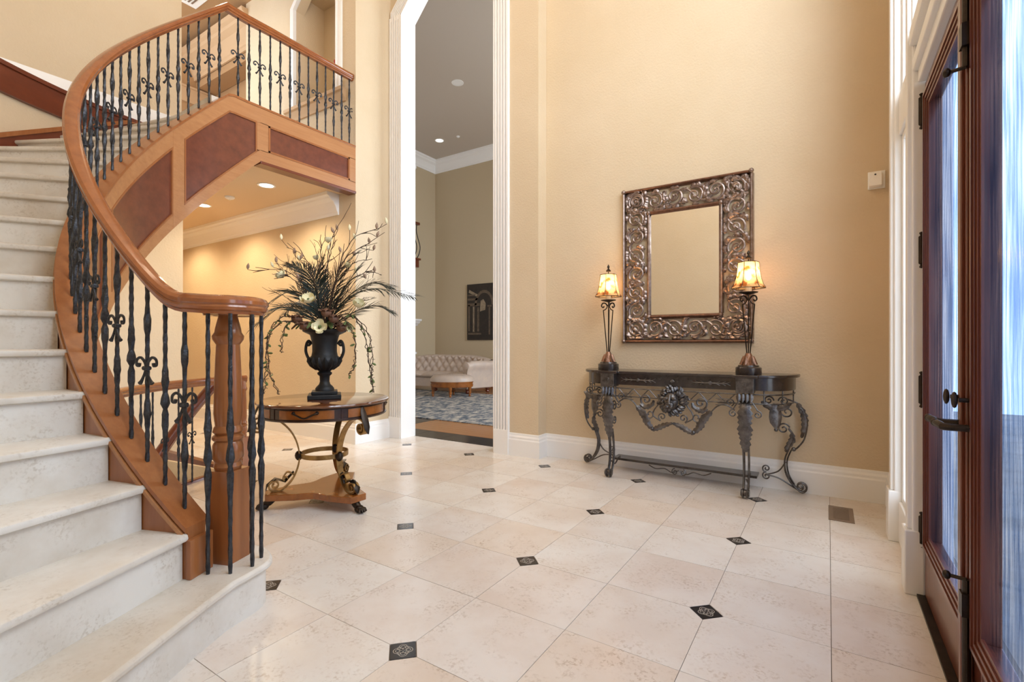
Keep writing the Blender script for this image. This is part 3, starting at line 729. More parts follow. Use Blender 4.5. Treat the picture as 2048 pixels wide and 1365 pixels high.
# handrail
HR = [(-.018, 0), (.018, 0), (.022, .012), (.030, .018), (.034, .030), (.030, .038), (.036, .046), (.036, .060), (.026, .074), (.010, .081), (-.010, .081), (-.026, .074), (-.036, .060), (-.036, .046), (-.030, .038), (-.034, .030), (-.030, .018), (-.022, .012)]
path = []
path += [(CX-RB, YH-.002, ZL+.822)]+[(CX-RB, CY+(YH-CY)*(1-i/6), ZL+.822) for i in range(1, 6)]
path += [pol(RB, a, max(1.30, zr(a))) for a in arc(rad(180), A_L, 3)]
path += [pol(RB, a, max(1.30, zr(a))) for a in arc(A_L+.005, rad(293.5), 84)]
zend = max(1.30, zr(rad(293.5)))
sp = []
st0 = pol(RB, rad(293.5)); aa0 = math.atan2(st0[1]-NY, st0[0]-NX); r0 = math.hypot(st0[0]-NX, st0[1]-NY)
for i in range(1, 61):
    u = i/60; an = aa0+u*rad(430); r = .045+(r0-.045)*max(0, 1-u*1.0)**.9 if u > .14 else r0
    r = .045+(r0-.045)*(1-u)**.85
    zz = zend+(1.30-zend)*(3*min(1, u/.11)**2-2*min(1, u/.11)**3)
    sp.append((NX+r*math.cos(an), NY+r*math.sin(an), zz))
MB().sweep(path+sp, HR).build('handrail', 'rail_wood', rail, 18)
MB().lathe([(.001, .002), (.09, .002), (.098, .02), (.098, .058), (.08, .078), (.001, .082)], 24, (NX, NY, 1.30)).build('volute_cap', 'rail_wood', rail, 40)
# newel post
def newel(name, parent, x, y, z0, h, sc=1.0, rz=0):
    m = MB().box(-.058*sc, .058*sc, -.058*sc, .058*sc, 0, .37*h).xf(Matrix.Rotation(rz, 4, 'Z'))
    P = [(.05, .37), (.056, .385), (.05, .40), (.062, .42), (.06, .47), (.052, .485), (.062, .495), (.062, .505), (.05, .515), (.06, .525), (.056, .54), (.05, .55), (.056, .60), (.052, .75), (.046, .88), (.060, .90), (.062, .915), (.052, .93), (.05, .945), (.036, 1.0)]
    m.lathe([(r*sc, z*h) for r, z in P], 20)
    o = m.build(name, 'honey_wood', parent, 35); o.location = (x, y, z0); return o
newel('newel_post', rail, NX, NY, RIS, 1.302-RIS, 1.05, .35)
# ---- lower stair going down under the main flight
low = thing('basement_railing', 'small wood and iron guard railing around the stairwell under the main stair', 'railing', (0, 0, 0))
RG = 1.585
lb, lf_, fs_ = bal_mesh(.80, 'knot', 'baluster'), bal_mesh(.80, 'fleur', 'baluster'), fleur_mesh(.85)
newel('newel_post', low, *pol(RG, rad(184.2)), 0, .83, .62, .3)
q = 0; a = rad(192)
while a < rad(262):
    b = inst('baluster', lb if q % 2 else lf_, low, pol(RG, a, .015), a+pi/2, (.8, .8, 1))
    if q % 2 == 0: inst('fleur', fs_, b, (0, 0, .38))
    a += rad(5.0); q += 1
MB().sweep([pol(RG, a, .81) for a in arc(rad(183.2), rad(263), 30)], [(x*.8, z*.85) for x, z in HR]).build('handrail', 'rail_wood', low, 40)
MB().sweep([pol(1.79, a, .80-(a-rad(187))*1.79*1.02) for a in arc(rad(187), rad(236), 24)], [(x*1.1, z*1.5) for x, z in HR]).build('descending_handrail', 'cherry_wood', low, 40)
MB().sweep([pol(1.62, a, -.26) for a in arc(rad(186.5), rad(286), 36)], [(-.03, 0), (.03, 0), (.03, .275), (.022, .285), (-.022, .285), (-.03, .275)]).build('well_curb', 'cherry_wood', low, 40)
MB().sweep([(CX-RO+.02, 2.385, -.25), (pol(1.62, rad(187))[0], 2.385, -.25)], [(-.03, 0), (.03, 0), (.03, .262), (-.03, .262)]).build('well_curb', 'cherry_wood', low, 40)
bs = thing('basement_stair', 'stone steps with wood skirt going down below the main flight', 'staircase', (0, 0, 0))
for n in range(0, 9):
    z = -.19*(n+1); a0 = rad(187.5+6.7*n)
    radial_slab(a0+DA, NOSE, a0, z, -.034, 1.70, RO-.01).build('tread', 'tread_stone', bs, 40)
    MB().loft([[pol(r, a0+.004, z), pol(r, a0-.008, z), pol(r, a0-.008, z+.19), pol(r, a0+.004, z+.19)] for r in (1.70, RO-.01)]).build('riser', 'plaster', bs, 0)
ring_sweep(1.66, 1.70, lambda a: -.19*((a-rad(187))/DA)-.45, lambda a: -.19*((a-rad(187))/DA)+.12, arc(rad(187), rad(250), 20)).build('skirt', 'cherry_wood', bs, 40)
ring_sweep(RO-.03, RO-.003, lambda a: -.19*((a-rad(187))/DA)-.45, lambda a: -.19*((a-rad(187))/DA)+.14, arc(rad(187), rad(250), 20)).build('skirt', 'cherry_wood', bs, 40)
# ================================================================ CARVED MIRROR
MX, MZ, MW, MH = -1.075, 1.178, 1.125, 1.44
mir = thing('wall_mirror', 'large wall mirror in a pierced carved silver scrollwork frame', 'mirror', (MX, YW, MZ))
def frame_rails(x0, x1, z0, z1, w, d0, d1, name, mh, mv):
    """half-round rails; local y=-d is towards the room"""
    prof = lambda t: (w*.5*math.cos(t), d0+(d1-d0)*math.sin(t))
    for k, (ax, c, a, b) in enumerate((('h', z0, x0, x1), ('h', z1, x0, x1), ('v', x0, z0, z1), ('v', x1, z0, z1))):
        secs = []
        for e, sgn in ((a, -1), (b, 1)):
            ring = []
            for i in range(9):
                o_, d = prof(pi*i/8)
                inn = o_*(1 if (c in (z0, x0) and ((ax == 'h' and c == z0) or (ax == 'v' and c == x0))) else -1)
                m_ = -sgn*inn if True else 0
                p = (e+m_, -d, c+inn) if ax == 'h' else (c+inn, -d, e+m_)
                ring.append(p)
            secs.append(ring)
        MB().loft(secs).build(name, mh if ax == 'h' else mv, mir, 50)
hw = MW/2
frame_rails(-hw+.017, hw-.017, .017, MH-.017, .034, .0, .05, 'outer_rail', 'copper_frame', 'silver_frame')
ix, iz = .325, .255
frame_rails(-ix+.014, ix-.014, iz-.014, MH-iz+.014, .042, .0, .046, 'inner_rail', 'copper_frame', 'silver_frame')
for sx in (-1, 1):
    for zz in (.017, MH-.017): MB().ball((sx*(hw-.017), -.045, zz), .021, 10).build('corner_rosette', 'silver_frame', mir)
    for zz in (iz-.014, MH-iz+.014): MB().ball((sx*(ix-.014), -.04, zz), .021, 10).build('corner_rosette', 'silver_frame', mir)
MB().box(-ix+.02, ix-.02, -.016, -.004, iz, MH-iz).build('mirror_glass', 'mirror', mir, 0)
def rinceau(L, W, nh, seed, flip=1):
    """scrolling vine in a strip: local (u along, v across, depth)"""
    rnd = random.Random(seed); m = MB(); lam = L/nh; A = W*.36
    vine = [(L*(i/(nh*14)), flip*A*math.cos(pi*i/14)*.9) for i in range(nh*14+1)]
    m.tube([(u, -.028, v) for u, v in vine], .0095, 6)
    for k in range(nh):
        sg = flip*(-1 if k % 2 else 1); u = (k+.55)*lam
        R_ = min(W*.40, lam*.46)
        sp = scroll((u, -sg*W*.04), R_, 1.7, (pi/2+.5)*sg, -sg, 30, .14)
        m.tube([(x, -.026-.010*i/30, v) for i, (x, v) in enumerate(sp)], [.0115-.004*i/30 for i in range(31)], 6)
        m.ball((sp[-1][0], -.038, sp[-1][1]), .013, 8, (1, .8, 1))
        for j in range(9):          # leaves thrown off the coil
            a = rnd.uniform(0, 2*pi); q = (u+R_*math.cos(a), -sg*W*.04+R_*math.sin(a)); b = a+sg*rnd.uniform(.7, 1.2); ll = rnd.uniform(.04, .065)
            p = bez([q, (q[0]+ll*.6*math.cos(b), q[1]+ll*.6*math.sin(b)), (q[0]+ll*math.cos(b+.7*sg), q[1]+ll*math.sin(b+.7*sg))], 4)
            p = [(x, max(-W*.46, min(W*.46, v))) for x, v in p]
            leafstrip(m, [(x, -.030-.012*math.sin(pi*i/8), v) for i, (x, v) in enumerate(p)], .017, (0, -1, 0), 3, .3)
            m.ball((p[-1][0], -.036, p[-1][1]), .0075, 6)
        for j in range(2):          # small curls in the gaps
            c0 = (u+(j-.5)*lam*.9, sg*W*.30); s2 = scroll(c0, W*.13, 1.1, rnd.uniform(0, 6.28), sg, 14, .25)
            s2 = [(max(.0, min(L, x)), max(-W*.47, min(W*.47, v))) for x, v in s2]
            m.tube([(x, -.026, v) for x, v in s2], .0065, 5); m.ball((s2[-1][0], -.03, s2[-1][1]), .009, 6)
    return m
sw = (hw-.034)-(ix+.005); sz = iz-.034-.03
Lh = 2*(hw-.04)
for zc, fl_, sd in ((.034+sz/2+.003, 1, 1), (MH-.034-sz/2-.003, -1, 2)):
    rinceau(Lh, sz, 6, sd, fl_).xf(Matrix.Translation((-Lh/2, 0, zc))).build('carved_scrollwork', 'silver_frame', mir, 50)
Lv = MH-.08
for xc, fl_, sd in ((-(ix+.005)-sw/2, 1, 3), ((ix+.005)+sw/2, -1, 4)):
    m = rinceau(Lv, sw, 8, sd, fl_); m.v = [(v+xc, d, u+.04) for u, d, v in m.v]; m.f = [f[::-1] for f in m.f]
    m.build('carved_scrollwork', 'silver_frame', mir, 50)
# ================================================================ CONSOLE TABLE
con = thing('console_table', 'ornate wrought iron console table with lion mask below the mirror', 'table', (-1.07, YW-.032, 0))
def half(off=0, z=0):
    h = [(0, .38+off), (.475-off, .38+off), (.475-off, .425+off), (.615+off, .425+off), (.615+off, .355+off)]
    h += [(.62+(.25+off)*math.sin(t), .04+(.315+off)*math.cos(t)) for t in [pi/2*i/8 for i in range(1, 9)]]+[(.87+off, 0)]
    return h
def outline(off=0):
    h = half(off); L_ = [(-x, f) for x, f in h[::-1]][:-1]; return L_+h
O = lambda off: [(x, -f) for x, f in outline(off)]
MB().prism(O(.018), .912, .935).build('top', 'dark_top', con, 30, bevel=.005)
ap = MB().prism(O(-.012), .815, .912); ap.build('apron', 'dark_top', con, 30)
for x, f in ((-.545, .415), (.545, .415)):
    MB().box(x-.062, x+.062, -f-.022, -f+.10, .80, .914).build('leg_block', 'console_iron', con, 0, bevel=.004)
    r_ = MB().lathe([(.001, 0), (.02, 0), (.016, .006), (.008, .006), (.001, .01)], 12).xf(Matrix.Translation((x, -f-.02, .865)) @ Matrix.Rotation(pi/2, 4, 'X')); r_.build('rosette', 'console_iron', con)
sp = MB()
for cx_, ww in ((-.29, .12), (.29, .12), (0, .018)):       # raised ornaments on the apron
    y_ = -.378
    sp.tube([(cx_-ww, y_, .863), (cx_+ww, y_, .863)], .005, 6).ball((cx_, y_, .863), .016, 8, (1, .5, 1))
    if ww > .05:
        for sg in (-1, 1):
            for k in (.35, .7, 1.0): sp.tube([(cx_+sg*ww*k, y_, .863), (cx_+sg*(ww*k+.03), y_, .863+.016)], .003, 5).tube([(cx_+sg*ww*k, y_, .863), (cx_+sg*(ww*k+.03), y_, .863-.016)], .003, 5)
sp.build('apron_ornament', 'console_iron', con)
ln = MB(); hh = O(-.02)
for z in (.785, .715): ln.tube([(x, y, z) for x, y in hh], .0055, 6)
front = [(-.47+.94*i/14, -.36) for i in range(15)]
for i in range(14): ln.tube([(front[i][0], -.36, .715 if i % 2 else .785), (front[i+1][0], -.36, .785 if i % 2 else .715)], .004, 5)
for x, y in hh[::3]: ln.tube([(x, y, .715), (x, y, .815)], .005, 6)
ln.build('lattice', 'console_iron', con)
# scroll pieces on the front between the legs
fx = MB(); yf = -.372
def T2(mb, pts, r, y=yf, n=6): mb.tube([(x, y, z) for x, z in pts], r, n)
for sg in (-1, 1):
    T2(fx, [(sg*x, z) for x, z in bez([(.47, .66), (.40, .70), (.34, .68), (.29, .63), (.25, .64), (.20, .62)], 5)], .006)
    T2(fx, [(sg*x, z) for x, z in scroll((.435, .72), .03, 1.4, -1.2, 1)], .0055)
    T2(fx, [(sg*x, z) for x, z in scroll((.22, .70), .055, 1.3, -1.6, 1)], .008)
    T2(fx, [(sg*x, z) for x, z in scroll((.19, .58), .045, 1.2, .3, -1)], .006)
    T2(fx, [(sg*x, z) for x, z in scroll((.085, .565), .035, 1.3, -1.2, 1)], .006)
    T2(fx, [(sg*x, z) for x, z in bez([(.12, .75), (.11, .68), (.15, .62), (.16, .57), (.10, .53)], 5)], .006)
    for q in range(3): T2(fx, [(sg*(.33+.016*q), .745-.012*q), (sg*(.43-.012*q), .745-.012*q), (sg*(.43-.012*q), .695+.012*q), (sg*(.33+.016*q), .695+.012*q)], .004)
    leafstrip(fx, [(sg*x, yf-.012, z) for x, z in bez([(.30, .64), (.24, .57), (.205, .50), (.16, .455)], 6)], .030, (0, -1, 0), 7)
    leafstrip(fx, [(sg*x, yf-.012, z) for x, z in bez([(.17, .45), (.12, .47), (.06, .50), (0, .52)], 6)], .024, (0, -1, 0), 6)
    fx.ball((sg*.165, yf-.012, .46), .018, 8); leafstrip(fx, [(sg*x, yf-.01, z) for x, z in bez([(.27, .66), (.23, .635), (.17, .66), (.155, .70)], 5)], .02, (0, -1, 0), 5)
fx.build('front_scrollwork', 'console_iron', con, 50)
rnd_m = random.Random(5)
lm = MB().ball((0, yf-.05, .705), .066, 14, (.9, .75, 1.1)).ball((0, yf-.098, .678), .034, 10, (1.1, .8, .8)).ball((0, yf-.122, .692), .014, 8, (1.3, .8, .8))
for sg in (-1, 1): lm.ball((sg*.030, yf-.094, .728), .022, 8, (1.2, .6, .7)).ball((sg*.018, yf-.114, .667), .018, 8).ball((sg*.062, yf-.03, .765), .02, 8)
lm.tube([(0, yf-.09, .755), (0, yf-.12, .698)], [.013, .012], 8).ball((0, yf-.098, .645), .018, 8)
for k in range(60):
    a = 2*pi*k/20+.3*(k//20)+rnd_m.uniform(-.12, .12); r0 = .058+.012*(k//20); r1 = r0+rnd_m.uniform(.03, .05)
    leafstrip(lm, [(r*math.cos(a+.25*(r-r0)/.05), yf-.034+.012*(k//20)-.012*math.sin(pi*i/4), .705+1.05*r*math.sin(a+.25*(r-r0)/.05)) for i, r in enumerate([r0+(r1-r0)*j/4 for j in range(5)])], .016, (0, -1, 0), 2)
lm.build('lion_mask', 'console_iron', con, 60)
# front legs
for sx in (-1, 1):
    g = MB(); X0 = sx*.545
    for dx in (-.020, .020):
        p = bez([(.34, .79), (.385, .74), (.412, .64), (.405, .52), (.37, .40), (.335, .28), (.335, .16), (.365, .07), (.395, .03)], 6)
        g.tube([(X0+dx*(1-.4*max(0, (.5-z))), -f, z) for f, z in p], .008, 6)
        p = bez([(.345, .42), (.315, .30), (.31, .18), (.335, .08), (.375, .03)], 6); g.tube([(X0+dx*.8, -f, z) for f, z in p], .007, 6)
        g.tube([(X0+dx*.8, -f, z) for f, z in scroll((.398, .044), .036, 1.5, -pi/2-.4, 1, 26, .25)], .0075, 6)
        g.tube([(X0+dx, -f, z) for f, z in scroll((.315, .62), .05, 1.4, .4, 1)], .006, 6).tube([(X0+dx, -f, z) for f, z in scroll((.31, .50), .045, 1.4, .6, -1)], .006, 6)
    for dx in (-1, 1): g.tube([(X0+dx*x, -.40, z) for x, z in bez([(.02, .76), (.055, .72), (.085, .67)], 5)+scroll((.085, .64), .03, 1.3, pi/2, -dx*sx if False else -1)], .0055, 6)
    g.tube([(X0-sx*0, -f, z) for f, z in bez([(.33, .13), (.25, .09), (.17, .12), (.12, .13)], 6)], .007, 6)
    g.tube([(X0-.03, -.398, .044), (X0+.03, -.398, .044)], .026, 12)
    lg = g.build('front_leg', 'console_iron', con, 50)
    lf2 = MB(); leafstrip(lf2, [(X0, -f, z) for f, z in bez([(.40, .745), (.432, .68), (.437, .56), (.412, .44), (.385, .35)], 7)], .050, (0, -1, .05), 12, .35)
    for q in range(4): leafstrip(lf2, [(X0+(q-1.5)*.028, -.425-.004*j, .795-.022*j) for j in range(4)], .018, (0, -1, 0), 2)
    lf2.build('acanthus_leaf', 'console_iron', lg, 60)
    # back legs splay sideways
    g = MB()
    def B2(pts, r, y=-.045): g.tube([(sx*x, y, z) for x, z in pts], r, 6)
    B2(bez([(.80, .735), (.88, .70), (.925, .62), (.935, .54), (.915, .43), (.87, .36), (.845, .345)], 6), .0068)
    B2(scroll((.80, .635), .055, 1.5, 1.2, 1), .0065); B2(scroll((.775, .50), .045, 1.4, .3, 1), .0065)
    for dy in (-.03, -.06): B2(bez([(.81, .505), (.845, .44), (.815, .35), (.785, .26), (.79, .16), (.83, .08), (.885, .025)], 6)+scroll((.895, .058), .042, 1.4, -1.3, 1), .0068, dy)
    B2(bez([(.83, .34), (.80, .25), (.81, .15), (.85, .07)], 6), .006); g.ball((sx*.845, -.045, .345), .017, 10)
    for a_, b_ in ((.15, 1), (.09, -1)):
        B2(scroll((.655, a_+.02), .032, 1.4, -1.6 if b_ > 0 else 1.6, b_ if False else -b_), .006)
    B2(bez([(.79, .24), (.74, .16), (.655, .12)], 5), .006); B2(bez([(.655, .118), (.74, .105), (.83, .055), (.885, .025)], 5), .006)
    lg = g.build('back_leg', 'console_iron', con, 50)
    lf2 = MB(); leafstrip(lf2, [(sx*x, -.05, z) for x, z in bez([(.87, .705), (.912, .62), (.918, .54), (.898, .44)], 7)], .026, (0, -1, 0), 7)
    leafstrip(lf2, [(sx*x, -.06, z) for x, z in bez([(.832, .47), (.835, .42), (.805, .36), (.79, .32)], 6)], .022, (0, -1, 0), 5)
    lf2.build('acanthus_leaf', 'console_iron', lg, 60)
    # end pendant below the curved ends
    g = MB()
    for d in (-1, 1): g.tube([(sx*(.74+d*x), -.26-.05*d*sx*0, z) for x, z in scroll((.05, .74), .035, 1.4, pi, -1)], .006, 6)
    leafstrip(g, [(sx*.74, -.27, z) for z in (.72, .69, .65, .61, .57, .53)], .045, (sx*.4, -1, 0), 6); g.ball((sx*.74, -.265, .52), .014, 8)
    for d in (-1, 1): leafstrip(g, [(sx*.74+d*x, -.27, z) for x, z in bez([(0, .68), (.05, .69), (.10, .73)], 5)], .022, (0, -1, 0), 4)
    g.build('end_pendant', 'console_iron', con, 60)
MB().box(-.60, .60, -.17, -.015, .105, .125).build('lower_shelf', 'dark_top', con, 0, bevel=.004)
g = MB()
for sg in (-1, 1):
    g.tube([(sg*x, -.172, z) for x, z in bez([(.0, .085), (.06, .06), (.12, .085), (.20, .075), (.26, .10)], 5)], .0045, 5).tube([(sg*x, -.172, z) for x, z in scroll((.035, .07), .028, 1.4, pi/2, -1)], .0045, 5)
g.build('shelf_scrollwork', 'console_iron', con)
# ================================================================ BUFFET LAMPS
def lamp(x, y, rz, label):
    t = thing('table_lamp', label, 'lamp', (x, y, .935), rz, 'buffet lamps on the console table')
    MB().lathe([(.001, 0), (.092, 0), (.094, .006), (.094, .05), (.086, .056), (.078, .058), (.074, .07), (.001, .072)], 28).build('base', 'dark_top', t)
    m = MB().lathe([(.001, .07), (.052, .07), (.046, .10), (.034, .135), (.022, .155), (.020, .165), (.001, .166)], 18)
    for k in range(9):
        a = 2*pi*k/9; leafstrip(m, [(r*math.cos(a), r*math.sin(a), z) for r, z in ((.062, .075), (.053, .095), (.046, .115), (.034, .14))], .016, (math.cos(a), math.sin(a), .3), 3)
    m.build('cast_foot', 'copper_base', t, 60)
    for k in range(3):
        a = 2*pi*k/3+.4; c, s_ = math.cos(a), math.sin(a)
        p = [(.013, .16), (.05, .545)]+bez([(.05, .548), (.030, .555), (.014, .575), (.012, .60)], 4)
        q = MB().tube([(r*c, r*s_, z) for r, z in p], .0048, 6)
        q.tube([(r*c, r*s_, z) for r, z in bez([(.008, .585), (.03, .612), (.058, .612), (.068, .588), (.052, .574), (.042, .586)], 5)], .0062, 6)
        q.build('rod', 'bronze', t)
    MB().lathe([(.001, .55), (.004, .16), (.004, .62), (.014, .622), (.066, .636), (.070, .642), (.03, .64), (.001, .64)][1:], 24).build('drip_pan', 'bronze', t)
    MB().lathe([(.001, .64), (.024, .64), (.024, .70), (.02, .705), (.001, .705)], 16).build('candle', 'candle', t)
    bl = MB().ball((0, 0, .765), .022, 10, (1, 1, 1.4)).build('bulb', 'bulb', t)
    pr_ = [(.122, .672), (.121, .678), (.106, .70), (.092, .745), (.082, .80), (.076, .865), (.074, .875)]
    sh = MB(); secs = [[(r*math.cos(k*pi/3), r*math.sin(k*pi/3), z) for k in range(6)] for r, z in pr_]; sh.loft(secs, caps=False)
    so = sh.build('shade', 'shade', t, 0)
    e = MB()
    for k in range(6): e.tube([(r*math.cos(k*pi/3), r*math.sin(k*pi/3), z) for r, z in pr_], .0028, 5)
    for r, z in (pr_[0], pr_[-1]): e.tube([(r*math.cos(k*pi/3), r*math.sin(k*pi/3), z) for k in range(6)], .003, 5, closed=True)
    e.build('shade_wire', 'bronze', so)
    MB().lathe([(.001, .872), (.004, .872), (.004, .90), (.02, .904), (.024, .912), (.010, .925), (.006, .935), (.012, .945), (.010, .955), (.004, .965), (.001, .972)], 14).build('finial', 'bronze', t)
    point('lamp_glow', (0, 0, .79), 5.5, (1, .62, .30), .03, t)
    return t
lamp(-1.70, 4.25, .62, 'buffet lamp with lit amber shade standing clear of the mirror frame')
lamp(-.522, 4.20, .25, 'buffet lamp with lit amber shade overlapping the mirror frame, nearer the entry doors')
# ================================================================ ROUND TABLE
TX, TY = -3.13, 2.267
rt = thing('round_table', 'round drum table with burl drawers and gilt scroll iron legs', 'table', (TX, TY, 0))
MB().lathe([(.001, .742), (.445, .742), (.458, .748), (.462, .756), (.458, .764), (.448, .768), (.001, .768)], 56).build('top', 'table_top', rt)
MB().lathe([(.001, .655), (.438, .655), (.442, .660), (.442, .667), (.432, .670), (.432, .735), (.440, .741), (.001, .742)], 56).build('apron', 'dark_burl', rt)
for k in range(6):
    a0, a1 = rad(60*k+6.0+38), rad(60*k+54+38)
    dm = MB().loft([[(r*math.cos(a), r*math.sin(a), z) for r, z in ((.43, .674), (.4345, .674), (.4345, .731), (.43, .731))] for a in arc(a0, a1, 8)]).build('drawer', 'burl', rt)
    MB().loft([[(r*math.cos(a), r*math.sin(a), z) for r, z in ((.43, .658), (.436, .658), (.436, .744), (.43, .744))] for a in (a0-.107, a0-.100)]).build('drawer_gap', 'dark_burl', rt)
    am = (a0+a1)/2; P = []
    for u, dz, dr in ((-.075, .012, 0), (-.075, .012, .018), (-.045, .0, .022), (0, -.02, .024), (.045, 0, .022), (.075, .012, .018), (.075, .012, 0)):
        r = .434+dr; P.append((r*math.cos(am+u/.434*1.0), r*math.sin(am+u/.434*1.0), .705+dz))
    if k % 2 == 0: MB().tube(bez(P, 3), .006, 6).ball(P[0], .012, 8).ball(P[-1], .012, 8).build('handle', 'bronze', dm)
def strap(path, hw_, th, a, mb):
    c, s_ = math.cos(a), math.sin(a); secs = []; n = len(path)
    for i, (r, z) in enumerate(path):
        t = Vector((path[min(n-1, i+1)][0]-path[max(0, i-1)][0], path[min(n-1, i+1)][1]-path[max(0, i-1)][1])).normalized(); nx, nz = -t.y*th, t.x*th
        secs.append([((r+sg*nx)*c-w_*s_, (r+sg*nx)*s_+w_*c, z+sg*nz) for sg, w_ in ((-1, -hw_), (-1, hw_), (1, hw_), (1, -hw_))])
    mb.loft(secs)
for a in (rad(238), rad(358), rad(118)):
    g = MB()
    strap(scroll((.435, .590), .045, 1.3, -.4, -1, 24, .25)[::-1]+bez([(.478, .61), (.45, .645), (.39, .652), (.31, .625), (.235, .55), (.19, .46), (.172, .36), (.185, .27), (.225, .185), (.285, .13), (.335, .125)], 6)[1:], .022, .005, a, g)
    strap(scroll((.335, .165), .042, 1.5, -pi/2, 1, 26, .2), .022, .005, a, g)
    strap(bez([(.205, .225), (.25, .25), (.275, .22)], 5)+scroll((.262, .205), .02, 1.2, .6, -1, 14, .3), .018, .004, a, g)
    lg = g.build('leg', 'gold_iron', rt, 40)
    c, s_ = math.cos(a), math.sin(a)
    l2 = MB(); leafstrip(l2, [(r*c, r*s_, z) for r, z in ((.437, .735), (.452, .70), (.472, .655), (.492, .60), (.50, .555))], .026, (c, s_, 0), 5); l2.build('leaf_ornament', 'bronze', lg, 60); l2 = MB(); leafstrip(l2, [(r*c, r*s_, z) for r, z in ((.21, .25), (.27, .19), (.33, .215), (.385, .17), (.39, .13))], .03, (c*.5, s_*.5, .8), 6)
    l2.build('leaf_ornament', 'bronze', lg, 60)
    MB().ball((.176*c, .176*s_, .36), .028, 8, (1, 1, 1.3)).build('collar', 'bronze', lg, 60)
    f = MB().ball((.40*c, .40*s_, .026), .034, 10, (1, 1, .8)).tube([(.345*c, .345*s_, .075), (.375*c, .375*s_, .045), (.40*c, .40*s_, .03)], [.030, .026, .022], 10)
    for d in (-.30, -.1, .1, .30):
        f.tube([(.405*c, .405*s_, .035), (.405*c+.035*math.cos(a+d*2.2), .405*s_+.035*math.sin(a+d*2.2), .026), (.405*c+.045*math.cos(a+d*2.2), .405*s_+.045*math.sin(a+d*2.2), .010)], [.012, .0125, .008], 7)
    f.build('paw_foot', 'bronze', rt, 60)
MB().loft([[(r*math.cos(a), r*math.sin(a), z) for r, z in ((.160, .345), (.167, .345), (.167, .378), (.160, .378))] for a in arc(0, 2*pi, 40)], caps=False).build('ring', 'gold_iron', rt)
tri = []
for k, a in enumerate((rad(238), rad(358), rad(478))):
    for d in (-.16, .16): tri.append((.40*math.cos(a+d), .40*math.sin(a+d)))
    am = a+rad(60)
    for d in (-.5, -.25, 0, .25, .5): tri.append(((.17+.30*d*d)*math.cos(am+d), (.17+.30*d*d)*math.sin(am+d)))
MB().prism(tri, .072, .118).build('plinth', 'burl', rt, 0, bevel=.004)
# ================================================================ URN AND ARRANGEMENT
urn = thing('urn', 'black classical urn with side handles on the round table', 'urn', (TX, TY, .768), YAW)
MB().box(-.115, .115, -.115, .115, 0, .034).box(-.09, .09, -.09, .09, .034, .058).xf(Matrix.Rotation(.35, 4, 'Z')).build('plinth', 'urn_black', urn, 0, bevel=.006)
UP = [(.001, .055), (.066, .058), (.066, .075), (.055, .09), (.040, .105), (.034, .125), (.036, .165), (.05, .178), (.052, .19), (.04, .20), (.055, .215), (.095, .245), (.112, .275), (.108, .30), (.092, .315), (.086, .345), (.086, .40), (.098, .455), (.103, .47), (.135, .485), (.152, .495), (.155, .508), (.145, .515), (.11, .505), (.09, .49), (.001, .488)]
b = MB().lathe(UP, 32)
for k in range(16):
    a = 2*pi*k/16; leafstrip(b, [(r*math.cos(a), r*math.sin(a), z) for r, z in ((.060, .212), (.098, .24), (.118, .275), (.114, .305))], .019, (math.cos(a), math.sin(a), -.2), 2)
b.build('body', 'urn_black', urn, 50)
for sg in (-1, 1):
    p = bez([(.098*sg, .40), (.118*sg, .425), (.135*sg, .40), (.140*sg, .35), (.125*sg, .305), (.108*sg, .285)], 6)
    MB().tube([(x, 0, z) for x, z in p], .011, 8).tube([(x, 0, z) for x, z in scroll((.118*sg, .405), .018, 1.2, pi/2, -sg)], .009, 7).build('handle', 'urn_black', urn)
arr = thing('flower_arrangement', 'dried arrangement of palm fronds, curly twigs and cream magnolias in the urn', 'flowers', (TX, TY, 1.27), YAW)
rnd = random.Random(11)
def frond(pts, ll, n=36):
    ll *= 1.15
    p = [Vector(q) for q in bez(pts, 8)]; m = MB().tube(p, [.006*(1-.8*i/len(p)) for i in range(len(p))], 5); L = len(p)-1
    for i in range(n):
        u = .16+.84*i/(n-1); k = min(L-1, int(u*L)); q = p[k].lerp(p[k+1], u*L-k); t = (p[k+1]-p[k]).normalized()
        sd = t.cross(Vector((0, -.35, .94))).normalized()
        ln_ = ll*(math.sin(pi*min(.93, .18+.72*u)))**.7
        for sg in (-1, 1):
            d = (t*.85+sd*sg*.75+Vector((rnd.uniform(-.1, .1), rnd.uniform(-.1, .1), -.10+rnd.uniform(-.08, .08)))).normalized()
            e = q+d*ln_; md = q+d*ln_*.5+Vector((0, 0, ln_*.06)); wv = t.cross(d).cross(d).normalized()*.0048
            m.add([q-wv*.5, q+wv*.5, md-wv, md+wv, e], [(0, 1, 3, 2), (2, 3, 4)])
    return m.build('palm_frond', 'palm', arr, 0)
